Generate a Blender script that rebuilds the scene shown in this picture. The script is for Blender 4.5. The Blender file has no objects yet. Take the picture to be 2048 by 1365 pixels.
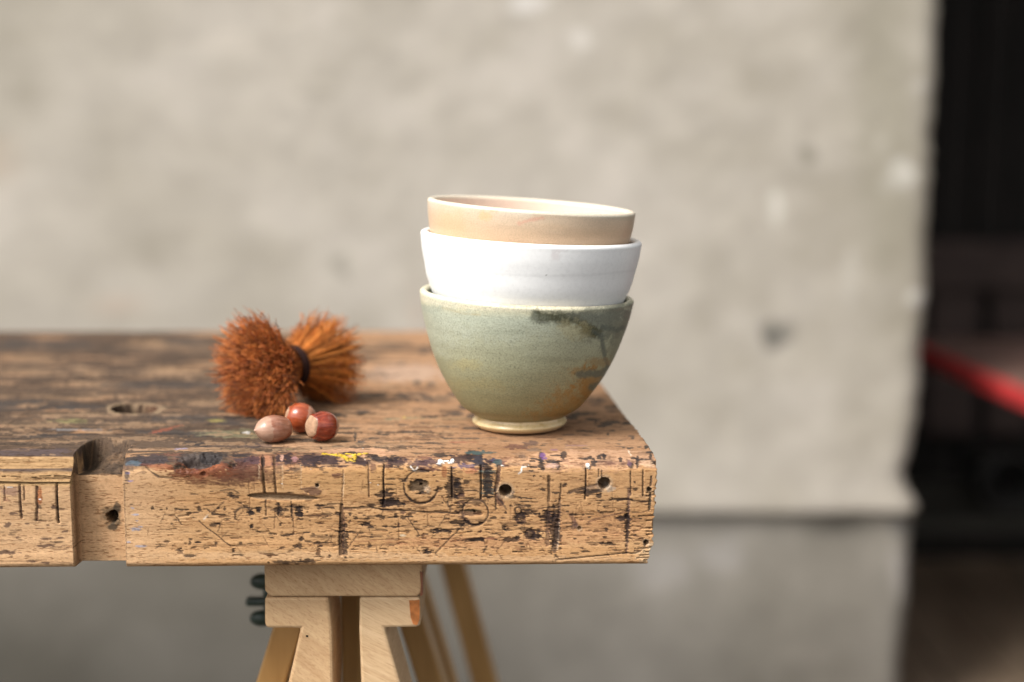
import bpy, bmesh, math, random
import numpy as np
from mathutils import Vector, Matrix

random.seed(7); np.random.seed(7)
C = bpy.context.scene.collection
SC = bpy.context.scene

# ------------------------------------------------------------------ camera
BENCH_Z = 0.82
CAM = Vector((0.0, 0.0, BENCH_Z + 0.175))
PITCH = math.radians(8.8)
FPX = 2844.4                       # focal length in pixels of the 2048 px wide photograph
cam_d = bpy.data.cameras.new('camera'); cam = bpy.data.objects.new('camera', cam_d); C.objects.link(cam)
cam.location = CAM; cam.rotation_euler = (math.radians(90) - PITCH, 0, 0)
cam_d.lens = 50; cam_d.sensor_width = 36; cam_d.clip_start = 0.01; cam_d.clip_end = 500
cam_d.dof.use_dof = True; cam_d.dof.focus_distance = 0.762; cam_d.dof.aperture_fstop = 2.8
cam_d.dof.aperture_blades = 0
SC.camera = cam

# ------------------------------------------------------------------ light
SUN_EL, SUN_AZ = math.radians(50), math.radians(-128)   # azimuth measured from +Y (away), clockwise: light from front left
w = bpy.data.worlds.new('World'); SC.world = w; w.use_nodes = True
nt = w.node_tree; bg = nt.nodes['Background']
sky = nt.nodes.new('ShaderNodeTexSky'); sky.sky_type = 'NISHITA'; sky.sun_disc = False
sky.sun_elevation = SUN_EL; sky.sun_rotation = SUN_AZ; sky.dust_density = 4; sky.air_density = 1.0; sky.ozone_density = 1.0
hs = nt.nodes.new('ShaderNodeHueSaturation'); hs.inputs['Saturation'].default_value = 0.12
nt.links.new(sky.outputs[0], hs.inputs['Color']); nt.links.new(hs.outputs[0], bg.inputs[0])
bg.inputs[1].default_value = 0.10
sd = bpy.data.lights.new('sun', 'SUN'); sd.energy = 1.5; sd.angle = math.radians(22); sd.color = (1, 0.95, 0.88)
sun = bpy.data.objects.new('sun', sd); C.objects.link(sun)
sdir = Vector((math.sin(SUN_AZ) * math.cos(SUN_EL), math.cos(SUN_AZ) * math.cos(SUN_EL), math.sin(SUN_EL)))
sun.rotation_euler = sdir.to_track_quat('Z', 'Y').to_euler()
SC.view_settings.view_transform = 'Standard'; SC.view_settings.look = 'None'
SC.view_settings.exposure = 1.36; SC.view_settings.gamma = 1
SC.cycles.max_bounces = 8

# ------------------------------------------------------------------ small maths
ct, st = math.cos(PITCH), math.sin(PITCH)
def at(px, py, D):
    """point of the place seen at photo pixel (px, py) at distance D along world Y"""
    dx = (px - 1024) / FPX; dy = (682.5 - py) / FPX
    yy = ct + dy * st; zz = -st + dy * ct
    t = D / yy
    return Vector((dx * t, D, CAM.z + zz * t))
def on_z(px, py, z):
    dx = (px - 1024) / FPX; dy = (682.5 - py) / FPX
    yy = ct + dy * st; zz = -st + dy * ct
    t = (z - CAM.z) / zz
    return Vector((dx * t, yy * t, z))
def to_px(X, Y, Z):
    zc = Y * ct - (Z - CAM.z) * st
    yc = Y * st + (Z - CAM.z) * ct
    return 1024 + FPX * X / zc, 682.5 - FPX * yc / zc

_rng = np.random.RandomState(3)
_tab = _rng.rand(256, 256)
def vn(x, y, s=0):
    x = np.asarray(x, float) + s * 17.31; y = np.asarray(y, float) + s * 31.7
    xi = np.floor(x).astype(int); yi = np.floor(y).astype(int)
    fx = x - xi; fy = y - yi; fx = fx * fx * (3 - 2 * fx); fy = fy * fy * (3 - 2 * fy)
    a = _tab[xi & 255, yi & 255]; b = _tab[(xi + 1) & 255, yi & 255]
    c = _tab[xi & 255, (yi + 1) & 255]; d = _tab[(xi + 1) & 255, (yi + 1) & 255]
    return (a * (1 - fx) + b * fx) * (1 - fy) + (c * (1 - fx) + d * fx) * fy
def fbm(x, y, s=0, o=4):
    v = 0; a = 0.5; t = 0
    for k in range(o):
        v = v + a * vn(x * 2 ** k, y * 2 ** k, s + k); t += a; a *= 0.55
    return v / t
def sstep(a, b, x):
    t = np.clip((x - a) / (b - a), 0, 1); return t * t * (3 - 2 * t)
def srgb(r, g, b, k=1.0):
    f = lambda c: ((c / 255) / 12.92 if c <= 10 else (((c / 255) + 0.055) / 1.055) ** 2.4) * k
    return np.array([f(r), f(g), f(b)])

# ------------------------------------------------------------------ object helpers
def tag(o, label=None, cat=None, group=None, kind=None):
    if label: o['label'] = label
    if cat: o['category'] = cat
    if group: o['group'] = group
    if kind: o['kind'] = kind
    return o
def empty(name, loc, rot=(0, 0, 0)):
    o = bpy.data.objects.new(name, None); o.location = loc; o.rotation_euler = rot
    o.empty_display_size = 0.02; C.objects.link(o); return o
def link(name, me, mat, parent=None, smooth=False):
    o = bpy.data.objects.new(name, me); C.objects.link(o)
    if mat is not None: me.materials.append(mat)
    if smooth: me.polygons.foreach_set('use_smooth', [True] * len(me.polygons))
    if parent is not None:
        o.parent = parent
        bpy.context.view_layer.update()
        o.matrix_parent_inverse = parent.matrix_world.inverted()   # meshes are written in world coordinates
    return o
def grid_me(name, P, closed=False, cap0=False, cap1=False, col=None):
    """P (rows, cols, 3); closed joins last column to first; caps close first/last column with an n-gon over rows"""
    n, m = P.shape[:2]
    idx = np.arange(n * m).reshape(n, m)
    if closed: nxt = np.roll(idx, -1, axis=1); a, b = idx[:-1], nxt[:-1]; d, c = idx[1:], nxt[1:]
    else: a, b, c, d = idx[:-1, :-1], idx[:-1, 1:], idx[1:, 1:], idx[1:, :-1]
    q = np.stack([a, b, c, d], -1).reshape(-1, 4)
    loops = q.ravel(); starts = np.arange(len(q)) * 4; totals = np.full(len(q), 4)
    ex = []
    if cap0: ex.append(idx[:, 0])
    if cap1: ex.append(idx[::-1, -1])
    for e in ex:
        starts = np.append(starts, len(loops)); totals = np.append(totals, len(e)); loops = np.append(loops, e)
    me = bpy.data.meshes.new(name)
    me.vertices.add(n * m); me.vertices.foreach_set('co', P.reshape(-1).astype(np.float32))
    me.loops.add(len(loops)); me.loops.foreach_set('vertex_index', loops.astype(np.int32))
    me.polygons.add(len(starts)); me.polygons.foreach_set('loop_start', starts.astype(np.int32))
    try: me.polygons.foreach_set('loop_total', totals.astype(np.int32))
    except Exception: pass
    me.update(calc_edges=True); me.validate()
    if col is not None:
        ca = me.color_attributes.new('paint', 'FLOAT_COLOR', 'POINT')
        ca.data.foreach_set('color', col.reshape(-1).astype(np.float32))
    return me
def bev_box(name, c, s, mat, parent=None, bev=0.002, rot=None, seg=2, jit=0.0):
    bm = bmesh.new(); bmesh.ops.create_cube(bm, size=1)
    for v in bm.verts:
        v.co = Vector((v.co.x * s[0], v.co.y * s[1], v.co.z * s[2]))
        if jit: v.co += Vector((random.uniform(-jit, jit), random.uniform(-jit, jit), random.uniform(-jit, jit)))
    if bev: bmesh.ops.bevel(bm, geom=list(bm.edges), offset=bev, segments=seg, affect='EDGES', profile=0.5)
    M = Matrix.Translation(c) @ (rot if rot is not None else Matrix.Identity(4))
    bmesh.ops.transform(bm, matrix=M, verts=bm.verts)
    me = bpy.data.meshes.new(name); bm.to_mesh(me); bm.free()
    return link(name, me, mat, parent)
def prism(name, pts, y0, y1, mat, parent=None, bev=0.0015):
    """outline (x, z) pushed from y0 to y1, edges softened"""
    bm = bmesh.new()
    a = [bm.verts.new((p[0], y0, p[1])) for p in pts]; b = [bm.verts.new((p[0], y1, p[1])) for p in pts]
    bm.faces.new(a); bm.faces.new(b[::-1]); n = len(pts)
    for i in range(n): bm.faces.new((a[i], b[i], b[(i + 1) % n], a[(i + 1) % n]))
    bmesh.ops.recalc_face_normals(bm, faces=bm.faces)
    if bev: bmesh.ops.bevel(bm, geom=list(bm.edges), offset=bev, segments=2, affect='EDGES', profile=0.5)
    me = bpy.data.meshes.new(name); bm.to_mesh(me); bm.free()
    return link(name, me, mat, parent)

# ------------------------------------------------------------------ materials
class NB:
    def __init__(s, name):
        s.m = bpy.data.materials.new(name); s.m.use_nodes = True; s.t = s.m.node_tree
        s.b = s.t.nodes['Principled BSDF']; s.L = s.t.links
        s.tc = s.n('ShaderNodeTexCoord')
    def n(s, k, **kw):
        o = s.t.nodes.new(k)
        for a, v in kw.items(): setattr(o, a, v)
        return o
    def map(s, scale, rot=(0, 0, 0), src='Object'):
        mp = s.n('ShaderNodeMapping'); mp.inputs['Scale'].default_value = scale; mp.inputs['Rotation'].default_value = rot
        if any(rot):                                   # turn the axes first, then stretch along them
            mp.vector_type = 'TEXTURE'; mp.inputs['Scale'].default_value = [1 / v for v in scale]
        s.L.new(s.tc.outputs[src], mp.inputs[0]); return mp.outputs[0]
    def noise(s, vec, scale=1, detail=4, rough=0.5, dist=0):
        o = s.n('ShaderNodeTexNoise'); s.L.new(vec, o.inputs['Vector'])
        o.inputs['Scale'].default_value = scale; o.inputs['Detail'].default_value = detail
        o.inputs['Roughness'].default_value = rough; o.inputs['Distortion'].default_value = dist
        return o.outputs['Fac']
    def ramp(s, fac, stops):
        r = s.n('ShaderNodeValToRGB'); s.L.new(fac, r.inputs[0]); e = r.color_ramp.elements
        while len(e) < len(stops): e.new(0.5)
        for i, (p, c) in enumerate(stops):
            e[i].position = p; e[i].color = (c, c, c, 1) if np.isscalar(c) else (c[0], c[1], c[2], 1)
        return r.outputs[0]
    def mix(s, a, b, f, mode='MIX'):
        o = s.n('ShaderNodeMixRGB'); o.blend_type = mode
        for k, v in ((0, f), (1, a), (2, b)):
            if isinstance(v, bpy.types.NodeSocket): s.L.new(v, o.inputs[k])
            elif np.isscalar(v): o.inputs[k].default_value = v if k == 0 else (v, v, v, 1)
            else: o.inputs[k].default_value = (v[0], v[1], v[2], 1)
        return o.outputs[0]
    def math(s, op, a, b=0.0):
        o = s.n('ShaderNodeMath'); o.operation = op
        for k, v in ((0, a), (1, b)):
            if isinstance(v, bpy.types.NodeSocket): s.L.new(v, o.inputs[k])
            else: o.inputs[k].default_value = v
        return o.outputs[0]
    def attr(s, name='paint'):
        o = s.n('ShaderNodeAttribute'); o.attribute_name = name; return o
    def bump(s, h, dist=0.001, strength=1.0, nrm=None):
        o = s.n('ShaderNodeBump'); o.inputs['Distance'].default_value = dist; o.inputs['Strength'].default_value = strength
        s.L.new(h, o.inputs['Height'])
        if nrm is not None: s.L.new(nrm, o.inputs['Normal'])
        return o.outputs[0]
    def out(s, col, rough=0.6, nrm=None, spec=0.4, coat=0.0, sheen=0.0):
        if isinstance(col, bpy.types.NodeSocket): s.L.new(col, s.b.inputs['Base Color'])
        else: s.b.inputs['Base Color'].default_value = (col[0], col[1], col[2], 1)
        if isinstance(rough, bpy.types.NodeSocket): s.L.new(rough, s.b.inputs['Roughness'])
        else: s.b.inputs['Roughness'].default_value = rough
        s.b.inputs['Specular IOR Level'].default_value = spec; s.b.inputs['Coat Weight'].default_value = coat
        if nrm is not None: s.L.new(nrm, s.b.inputs['Normal'])
        return s.m

def mat_bench():
    q = NB('worn_beech'); a = q.attr()
    fleck = q.noise(q.map((260, 900, 1500)), 1, 2, 0.5)                       # short dark pores along the grain
    fl = q.ramp(fleck, [(0.56, 0.0), (0.66, 1.0)])
    grain = q.noise(q.map((9, 120, 190)), 1, 5, 0.6, 0.4)
    g = q.ramp(grain, [(0.3, (0.80, 0.76, 0.70)), (0.7, (1.12, 1.1, 1.08))])
    c = q.mix(a.outputs['Color'], g, 0.8, 'MULTIPLY')
    c = q.mix(c, (0.45, 0.36, 0.30), q.math('MULTIPLY', fl, 0.75), 'MULTIPLY')
    fine = q.noise(q.map((700, 900, 900)), 1, 3, 0.6)
    c = q.mix(c, q.ramp(fine, [(0.3, 0.82), (0.7, 1.14)]), 0.8, 'MULTIPLY')
    h = q.math('ADD', q.math('MULTIPLY', grain, 0.6), q.math('MULTIPLY', fine, 0.35))
    h = q.math('SUBTRACT', h, q.math('MULTIPLY', fl, 0.35))
    n = q.bump(h, 0.0007, 0.55)
    r = q.ramp(a.outputs['Alpha'], [(0.0, 0.85), (1.0, 0.3)])
    return q.out(c, r, n, spec=0.16)
def mat_wood(name, c1, c2, scale=(60, 9, 60), flecks=True, rough=0.6, spec=0.3, ring=0.0, rot=(0, 0, 0)):
    q = NB(name)
    g = q.noise(q.map(scale, rot), 1, 5, 0.62, 0.6)
    c = q.ramp(g, [(0.28, c1), (0.72, c2)])
    if flecks:
        f = q.noise(q.map((scale[0] * 9, scale[1] * 9, scale[2] * 9), rot), 1, 2, 0.5)
        c = q.mix(c, (0.55, 0.42, 0.33), q.math('MULTIPLY', q.ramp(f, [(0.55, 0), (0.68, 1)]), 0.6), 'MULTIPLY')
    big = q.noise(q.map((8, 8, 8)), 1, 3, 0.5)
    c = q.mix(c, q.ramp(big, [(0.3, 0.8), (0.7, 1.12)]), 0.8, 'MULTIPLY')
    return q.out(c, rough, q.bump(g, 0.0008, 0.4), spec)
def mat_attr_glaze(name, rough, spec, speck=0.25, speck_scale=900, bump=0.25, coat=0.0, thr=0.58, mott=0.0):
    q = NB(name); a = q.attr()
    s1 = q.noise(q.map((speck_scale,) * 3), 1, 2, 0.6)
    c = q.mix(a.outputs['Color'], q.ramp(s1, [(0.35, 1.0 + speck), (thr, 1.0 - speck * 0.4), (thr + 0.12, 1.0 - speck * 2.0)]), 1.0, 'MULTIPLY')
    m2 = q.noise(q.map((60, 60, 120)), 1, 5, 0.65)
    c = q.mix(c, q.ramp(m2, [(0.3, 1 - mott), (0.7, 1 + mott)]), 1.0, 'MULTIPLY')
    n = q.bump(q.math('ADD', s1, q.math('MULTIPLY', m2, 0.8)), 0.0004, bump)
    return q.out(c, rough, n, spec, coat)
def mat_plain(name, col, rough=0.6, var=0.15, scale=40, spec=0.4, bump=0.2):
    q = NB(name); g = q.noise(q.map((scale,) * 3), 1, 5, 0.6)
    c = q.mix(tuple(col), q.ramp(g, [(0.3, 1 - var), (0.7, 1 + var)]), 1.0, 'MULTIPLY')
    return q.out(c, rough, q.bump(g, 0.001, bump), spec)
def mat_wall():
    q = NB('rough_plaster'); a = q.attr()
    g = q.noise(q.map((14, 14, 14)), 1, 8, 0.62, 0.5)
    c = q.mix(a.outputs['Color'], q.ramp(g, [(0.3, 0.90), (0.7, 1.08)]), 1.0, 'MULTIPLY')
    f = q.noise(q.map((160, 160, 160)), 1, 5, 0.6)
    c = q.mix(c, q.ramp(f, [(0.3, 0.9), (0.7, 1.08)]), 1.0, 'MULTIPLY')
    return q.out(c, 0.92, q.bump(q.math('ADD', g, q.math('MULTIPLY', f, 0.3)), 0.0007, 0.5), 0.12)

# ================================================================== SETTING
ground_mat = mat_plain('worn_concrete_ground', (0.045, 0.040, 0.034), 0.9, 0.3, 6, 0.2, 0.5)
bm = bmesh.new(); bmesh.ops.create_grid(bm, x_segments=8, y_segments=8, size=60)
me = bpy.data.meshes.new('ground'); bm.to_mesh(me); bm.free()
tag(link('ground', me, ground_mat), 'grey concrete yard ground below the workbench', None, None, 'structure')

# ---- plaster wall: front face, rounded right corner and return into the doorway in one skin
WALL_D, WALL_T = 2.15, 0.30
edge_px = [(-300, 1897), (0, 1885), (120, 1881), (260, 1872), (400, 1868), (480, 1860), (600, 1861), (690, 1850), (780, 1845),
           (860, 1838), (905, 1828), (950, 1812), (985, 1826), (1015, 1842), (1060, 1842), (1130, 1836), (1200, 1832), (1290, 1822), (1365, 1815), (1500, 1810)]
ez = np.array([at(x, y, WALL_D).z for y, x in edge_px])[::-1]; ex = np.array([at(x, y, WALL_D).x for y, x in edge_px])[::-1]
zs = np.concatenate([np.linspace(-0.05, 1.6, 420), np.linspace(1.62, 3.4, 50)])
edge_x = np.interp(zs, ez, ex)
us = np.concatenate([np.linspace(-4.5, -1.0, 60), np.linspace(-0.99, -0.03, 380)])       # distance left of the edge
X = edge_x[:, None] + us[None, :]
Zg = np.repeat(zs[:, None], len(us), 1); Y = np.full_like(X, WALL_D)
ca = np.linspace(0, math.pi / 2, 8)[1:]                                                  # corner
R = 0.03
Xc = (edge_x[:, None] - R) + R * np.sin(ca)[None, :]; Yc = WALL_D + R - R * np.cos(ca)[None, :] + 0 * Xc
yr = np.linspace(WALL_D + R + 0.01, WALL_D + WALL_T, 16)
Xr = np.repeat(edge_x[:, None], len(yr), 1); Yr = np.repeat(yr[None, :], len(zs), 0)
X = np.hstack([X, Xc, Xr]); Y = np.hstack([Y, Yc, Yr]); Zg = np.repeat(zs[:, None], X.shape[1], 1)
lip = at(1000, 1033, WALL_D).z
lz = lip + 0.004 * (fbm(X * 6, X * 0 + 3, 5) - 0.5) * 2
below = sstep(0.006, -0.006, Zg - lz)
rough = (fbm(X * 9, Zg * 9, 21) - 0.5) * 0.0016 + (fbm(X * 45, Zg * 45, 22) - 0.5) * 0.0012
X = X + sstep(-0.16, 0, us[None, :].min() * 0 + X - edge_x[:, None]) * ((fbm(Zg * 22, Zg * 0 + 2, 25, 3) - .5) * 0.010 + (fbm(Zg * 70, Zg * 0 + 5, 26, 2) - .5) * 0.003)
band = np.exp(-((Zg - lz - 0.018) / 0.016) ** 2)
Y = Y + rough + below * 0.016 - band * 0.001
X = X + rough * 0.5 - below * 0.004
PXw, PYw = to_px(X, Y, Zg)
n1 = fbm(X * 3.2, Zg * 4.0, 31, 5); n2 = fbm(X * 16, Zg * 19, 37, 6)
t = np.clip((n1 - 0.5) * 0.85 + (n2 - 0.5) * 0.85 + 0.55, 0, 1)
up = (1 - t)[..., None] * np.array([0.300, 0.270, 0.218]) + t[..., None] * np.array([0.475, 0.432, 0.378])
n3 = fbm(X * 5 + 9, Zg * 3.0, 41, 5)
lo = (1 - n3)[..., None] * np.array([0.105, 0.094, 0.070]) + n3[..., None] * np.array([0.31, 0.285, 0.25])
lo = lo * (0.62 + 0.38 * sstep(0.08, 0.38, Zg))[..., None] * (0.78 + 0.30 * sstep(-0.2, 0.45, X))[..., None]           # shade of bench and ground put into the colour, deepest low and left
lip_line = np.exp(-((Zg - lz + 0.022) / 0.013) ** 2) * sstep(0.42, 0.60, fbm(X * 5, Zg * 2, 47, 3))  # broken darker line just below the lip
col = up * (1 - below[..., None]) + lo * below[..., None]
col = col * (1 - 0.45 * lip_line[..., None])
olive = (np.clip(sstep(1600, 1800, PXw + 120 * (n1 - .5)) * sstep(1000, 500, PYw) * .75 + .5 * sstep(420, 0, PXw) * sstep(520, 60, PYw + 300 * (n1 - .5)), 0, 1) * (1 - below))[..., None]
col = col * (1 - .26 * olive) * (1 - olive * np.array([0.0, 0.0, 0.06]))
for (px, py, rx, ry, cc, aa) in [
        (1545, 675, 30, 28, (0.11, 0.105, 0.09), 0.85), (1575, 660, 18, 20, (0.16, 0.15, 0.13), 0.6), (1615, 310, 17, 20, (0.16, 0.15, 0.115), 0.7),
        (1055, 8, 42, 24, (0.60, 0.57, 0.53), 0.8), (1160, 75, 20, 22, (0.58, 0.55, 0.50), 0.6), (1805, 345, 26, 34, (0.62, 0.59, 0.54), 0.75),
        (1780, 370, 20, 18, (0.5, 0.47, 0.42), 0.5), (1552, 420, 16, 45, (0.56, 0.53, 0.47), 0.65), (1835, 600, 16, 22, (0.58, 0.55, 0.5), 0.6),
        (1840, 170, 18, 20, (0.5, 0.46, 0.41), 0.5), (1765, 285, 14, 14, (0.52, 0.48, 0.42), 0.5), (485, 75, 36, 20, (0.56, 0.51, 0.44), 0.6), (420, 95, 60, 14, (0.54, 0.49, 0.42), 0.45),
        (355, 115, 22, 18, (0.54, 0.50, 0.43), 0.45), (680, 525, 22, 26, (0.21, 0.20, 0.16), 0.5), (570, 225, 22, 16, (0.24, 0.22, 0.18), 0.35),
        (640, 185, 60, 10, (0.24, 0.22, 0.175), 0.35), (1700, 560, 14, 60, (0.52, 0.49, 0.45), 0.25), (1800, 1055, 20, 16, (0.10, 0.10, 0.10), 0.7),
        (1795, 1140, 16, 60, (0.40, 0.37, 0.34), 0.6), (1440, 1110, 50, 40, (0.32, 0.30, 0.28), 0.5), (1330, 1140, 60, 40, (0.30, 0.28, 0.26), 0.5), (220, 610, 30, 22, (0.50, 0.37, 0.28), 0.3),
        (0, 320, 25, 60, (0.40, 0.30, 0.22), 0.35), (1600, 1310, 60, 20, (0.20, 0.18, 0.155), 0.4), (1770, 250, 60, 300, (0.27, 0.25, 0.19), 0.35), (830, 620, 14, 50, (0.42, 0.32, 0.25), 0.3)]:
    wob = fbm(PXw / 22, PYw / 22, 53) - 0.5
    d = np.sqrt(((PXw - px) / rx) ** 2 + ((PYw - py) / ry) ** 2) + wob * 1.3
    k = (aa * sstep(1.25, 0.55, d))[..., None]; col = col * (1 - k) + np.array(cc) * k
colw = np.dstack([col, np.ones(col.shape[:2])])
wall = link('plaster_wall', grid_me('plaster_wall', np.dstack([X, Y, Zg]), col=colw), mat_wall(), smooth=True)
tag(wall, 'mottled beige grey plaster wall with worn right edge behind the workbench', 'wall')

# ---- dark shed behind the doorway
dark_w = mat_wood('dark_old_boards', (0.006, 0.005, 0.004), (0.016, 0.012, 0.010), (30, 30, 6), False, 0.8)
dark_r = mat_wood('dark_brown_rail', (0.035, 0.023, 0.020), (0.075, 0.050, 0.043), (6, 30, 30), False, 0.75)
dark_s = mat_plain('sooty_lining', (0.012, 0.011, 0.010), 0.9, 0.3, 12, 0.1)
floor_m = mat_wood('brown_floor_boards', (0.13, 0.092, 0.060), (0.24, 0.18, 0.125), (20, 4, 20), False, 0.7)
ex0 = 0.60
shed = empty('shed', (1.3, 3.6, 0)); tag(shed, 'dark timber shed interior seen through the opening right of the wall', 'shed')
bx = 0.50
i = 0
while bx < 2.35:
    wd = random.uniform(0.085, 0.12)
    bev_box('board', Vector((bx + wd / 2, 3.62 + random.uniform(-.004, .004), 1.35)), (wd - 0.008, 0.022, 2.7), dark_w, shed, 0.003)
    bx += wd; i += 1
za, zb = at(1950, 482, 3.56).z, at(1950, 578, 3.56).z
bev_box('rail', Vector((1.42, 3.565, (za + zb) / 2)), (1.86, 0.05, za - zb), dark_r, shed, 0.006)
za, zb = at(1950, 590, 3.5).z, at(1950, 780, 3.5).z
pxs = at(1860, 640, 3.5).x
for k, (x0, x1) in enumerate([(1868, 1965), (1992, 2080), (2108, 2230), (2250, 2360)]):
    a, b = at(x0, 640, 3.54), at(x1, 640, 3.54)
    bev_box('panel_board', Vector(((a.x + b.x) / 2, 3.58, (za + zb) / 2 - 0.05)), (b.x - a.x, 0.03, za - zb + .16), dark_r, shed, 0.004)
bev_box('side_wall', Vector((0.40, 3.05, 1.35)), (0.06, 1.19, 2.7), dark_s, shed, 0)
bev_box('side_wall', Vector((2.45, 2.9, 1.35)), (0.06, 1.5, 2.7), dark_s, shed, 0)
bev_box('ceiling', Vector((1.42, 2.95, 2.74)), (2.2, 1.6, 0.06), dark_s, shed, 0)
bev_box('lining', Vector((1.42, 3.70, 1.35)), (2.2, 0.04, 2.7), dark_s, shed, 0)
# pier and lintel that close the opening outside the picture
def wall_box(name, c, s, lab):
    n = 10; o = bev_box(name, c, s, mat_plain(name + '_plaster', (0.34, 0.31, 0.26), 0.92, 0.15, 8, 0.15, 0.6), None, 0.01)
    tag(o, lab, 'wall'); return o
wall_box('wall_pier', Vector((2.95, 2.30, 1.7)), (1.9, 0.29, 3.4), 'beige plaster pier on the far right side of the shed opening')
wall_box('lintel', Vector((1.32, 2.30, 3.0)), (1.36, 0.28, 0.7), 'beige plaster lintel above the shed opening')
# floor boards
fl = empty('shed_floor', (1.3, 2.8, 0.0)); tag(fl, 'brown boarded shed floor', None, None, 'structure')
bxs = [0.44, 0.62, 0.765, 0.935, 1.10, 1.28, 1.45, 1.63, 1.8, 1.98, 2.15, 2.33]
for a, b in zip(bxs[:-1], bxs[1:]):
    bev_box('floor_board', Vector(((a + b) / 2, 2.72, 0.012)), (b - a - 0.006, 1.7, 0.024), floor_m, fl, 0.002)
# low step with a lying pot
stp = empty('wood_step', (1.3, 3.2, 0.024)); tag(stp, 'low blackened wooden step along the shed floor', 'step')
zt = at(1950, 1036, 3.06).z
edge_m = mat_wood('greyed_step_edge', (0.035, 0.032, 0.026), (0.06, 0.055, 0.045), (6, 30, 30), False, 0.7)
bev_box('step_board', Vector((1.38, 3.22, zt - 0.016)), (1.84, 0.36, 0.032), edge_m, stp, 0.004)
bev_box('riser', Vector((1.38, 3.09, (zt - 0.034 + 0.026) / 2)), (1.82, 0.025, zt - 0.034 - 0.026), dark_w, stp, 0.002)
pot = empty('pot', at(1988, 1000, 3.2)); pot.location.z = zt
tag(pot, 'dark round pot lying on its side on the low step in the shed', 'pot')
def lathe_me(name, prof, seg, M, col=None):
    prof = np.array(prof, float); th = np.linspace(0, 2 * math.pi, seg, endpoint=False)
    P = np.zeros((len(prof), seg, 3)); P[..., 0] = prof[:, :1] * np.cos(th); P[..., 1] = prof[:, :1] * np.sin(th); P[..., 2] = prof[:, 1:2]
    A = np.array(M); P = P @ A[:3, :3].T + A[:3, 3]
    return grid_me(name, P, closed=True, col=col)
potm = mat_plain('black_glazed_clay', (0.030, 0.028, 0.026), 0.5, 0.3, 20)
pc = Vector((pot.location.x, 3.12, zt + 0.066))
Mx = Matrix.Translation(pc) @ Matrix.Rotation(math.radians(90), 4, 'X')
link('body', lathe_me('body', [(0.0005, -0.16), (0.040, -0.16), (0.046, -0.155), (0.062, -0.01), (0.062, 0.0), (0.055, 0.0), (0.053, -0.01), (0.038, -0.145), (0.0005, -0.148)], 40, Mx), potm, pot, True)
link('rim', lathe_me('rim', [(0.0625, -0.016), (0.066, -0.014), (0.066, 0.004), (0.063, 0.007), (0.056, 0.006), (0.0545, -0.002)], 40, Mx), potm, pot, True)

# ---- red edged table in the opening
tz = 0.58
A = on_z(1846, 699, tz); Bk = on_z(1862, 676, tz)
red = mat_plain('red_enamel', (0.40, 0.028, 0.028), 0.6, 0.3, 14, 0.4, 0.2)
ttop = mat_wood('grey_brown_tabletop', (0.10, 0.058, 0.046), (0.17, 0.105, 0.085), (6, 40, 40), False, 0.5)
rt = empty('side_table', (1.12, 2.15, 0)); tag(rt, 'small brown table with a thick bright red edge standing in the dark opening', 'table')
near = on_z(2048, 789, tz)
x0 = A.x - 0.004; yb = 2.72; yf = 1.72; x1 = 1.62
nd = Vector((near.x - A.x, near.y - A.y, 0)).normalized()
xn = A.x + nd.x / abs(nd.y) * (A.y - yf) if nd.y < 0 else x0
poly = []
for k in range(7):                                              # rounded rear left corner
    a_ = math.pi - k / 6 * math.pi / 2
    poly.append((x0 + 0.06 + 0.06 * math.cos(a_), yb - 0.06 + 0.06 * math.sin(a_)))
poly = poly + [(x1, yb), (x1, yf), (xn + 0.01, yf)]
def slab(name, pts, z0, z1, mat, parent, bev):
    bm = bmesh.new(); a = [bm.verts.new((p[0], p[1], z0)) for p in pts]; b = [bm.verts.new((p[0], p[1], z1)) for p in pts]
    bm.faces.new(a[::-1]); bm.faces.new(b); n = len(pts)
    for i in range(n): bm.faces.new((a[i], a[(i + 1) % n], b[(i + 1) % n], b[i]))
    bmesh.ops.recalc_face_normals(bm, faces=bm.faces)
    if bev: bmesh.ops.bevel(bm, geom=[e for e in bm.edges if abs(e.verts[0].co.z - e.verts[1].co.z) < 1e-6], offset=bev, segments=3, affect='EDGES', profile=0.5)
    me = bpy.data.meshes.new(name); bm.to_mesh(me); bm.free(); return link(name, me, mat, parent, False)
slab('red_edge', poly, tz - 0.030, tz, red, rt, 0.008)
cx, cy = (x0 + x1) / 2, (yb + yf) / 2
inner = [(cx + (p[0] - cx) * 0.965, cy + (p[1] - cy) * 0.965) for p in poly]
slab('tabletop', inner, tz - 0.01, tz + 0.003, ttop, rt, 0.001)
blk = mat_plain('black_iron', (0.02, 0.02, 0.02), 0.5)
bev_box('column', Vector((1.17, 2.16, (tz - 0.034) / 2 + 0.02)), (0.06, 0.06, tz - 0.034 - 0.04), blk, rt, 0.008)
bev_box('foot', Vector((1.17, 2.16, 0.021)), (0.42, 0.42, 0.04), blk, rt, 0.01)

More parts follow.
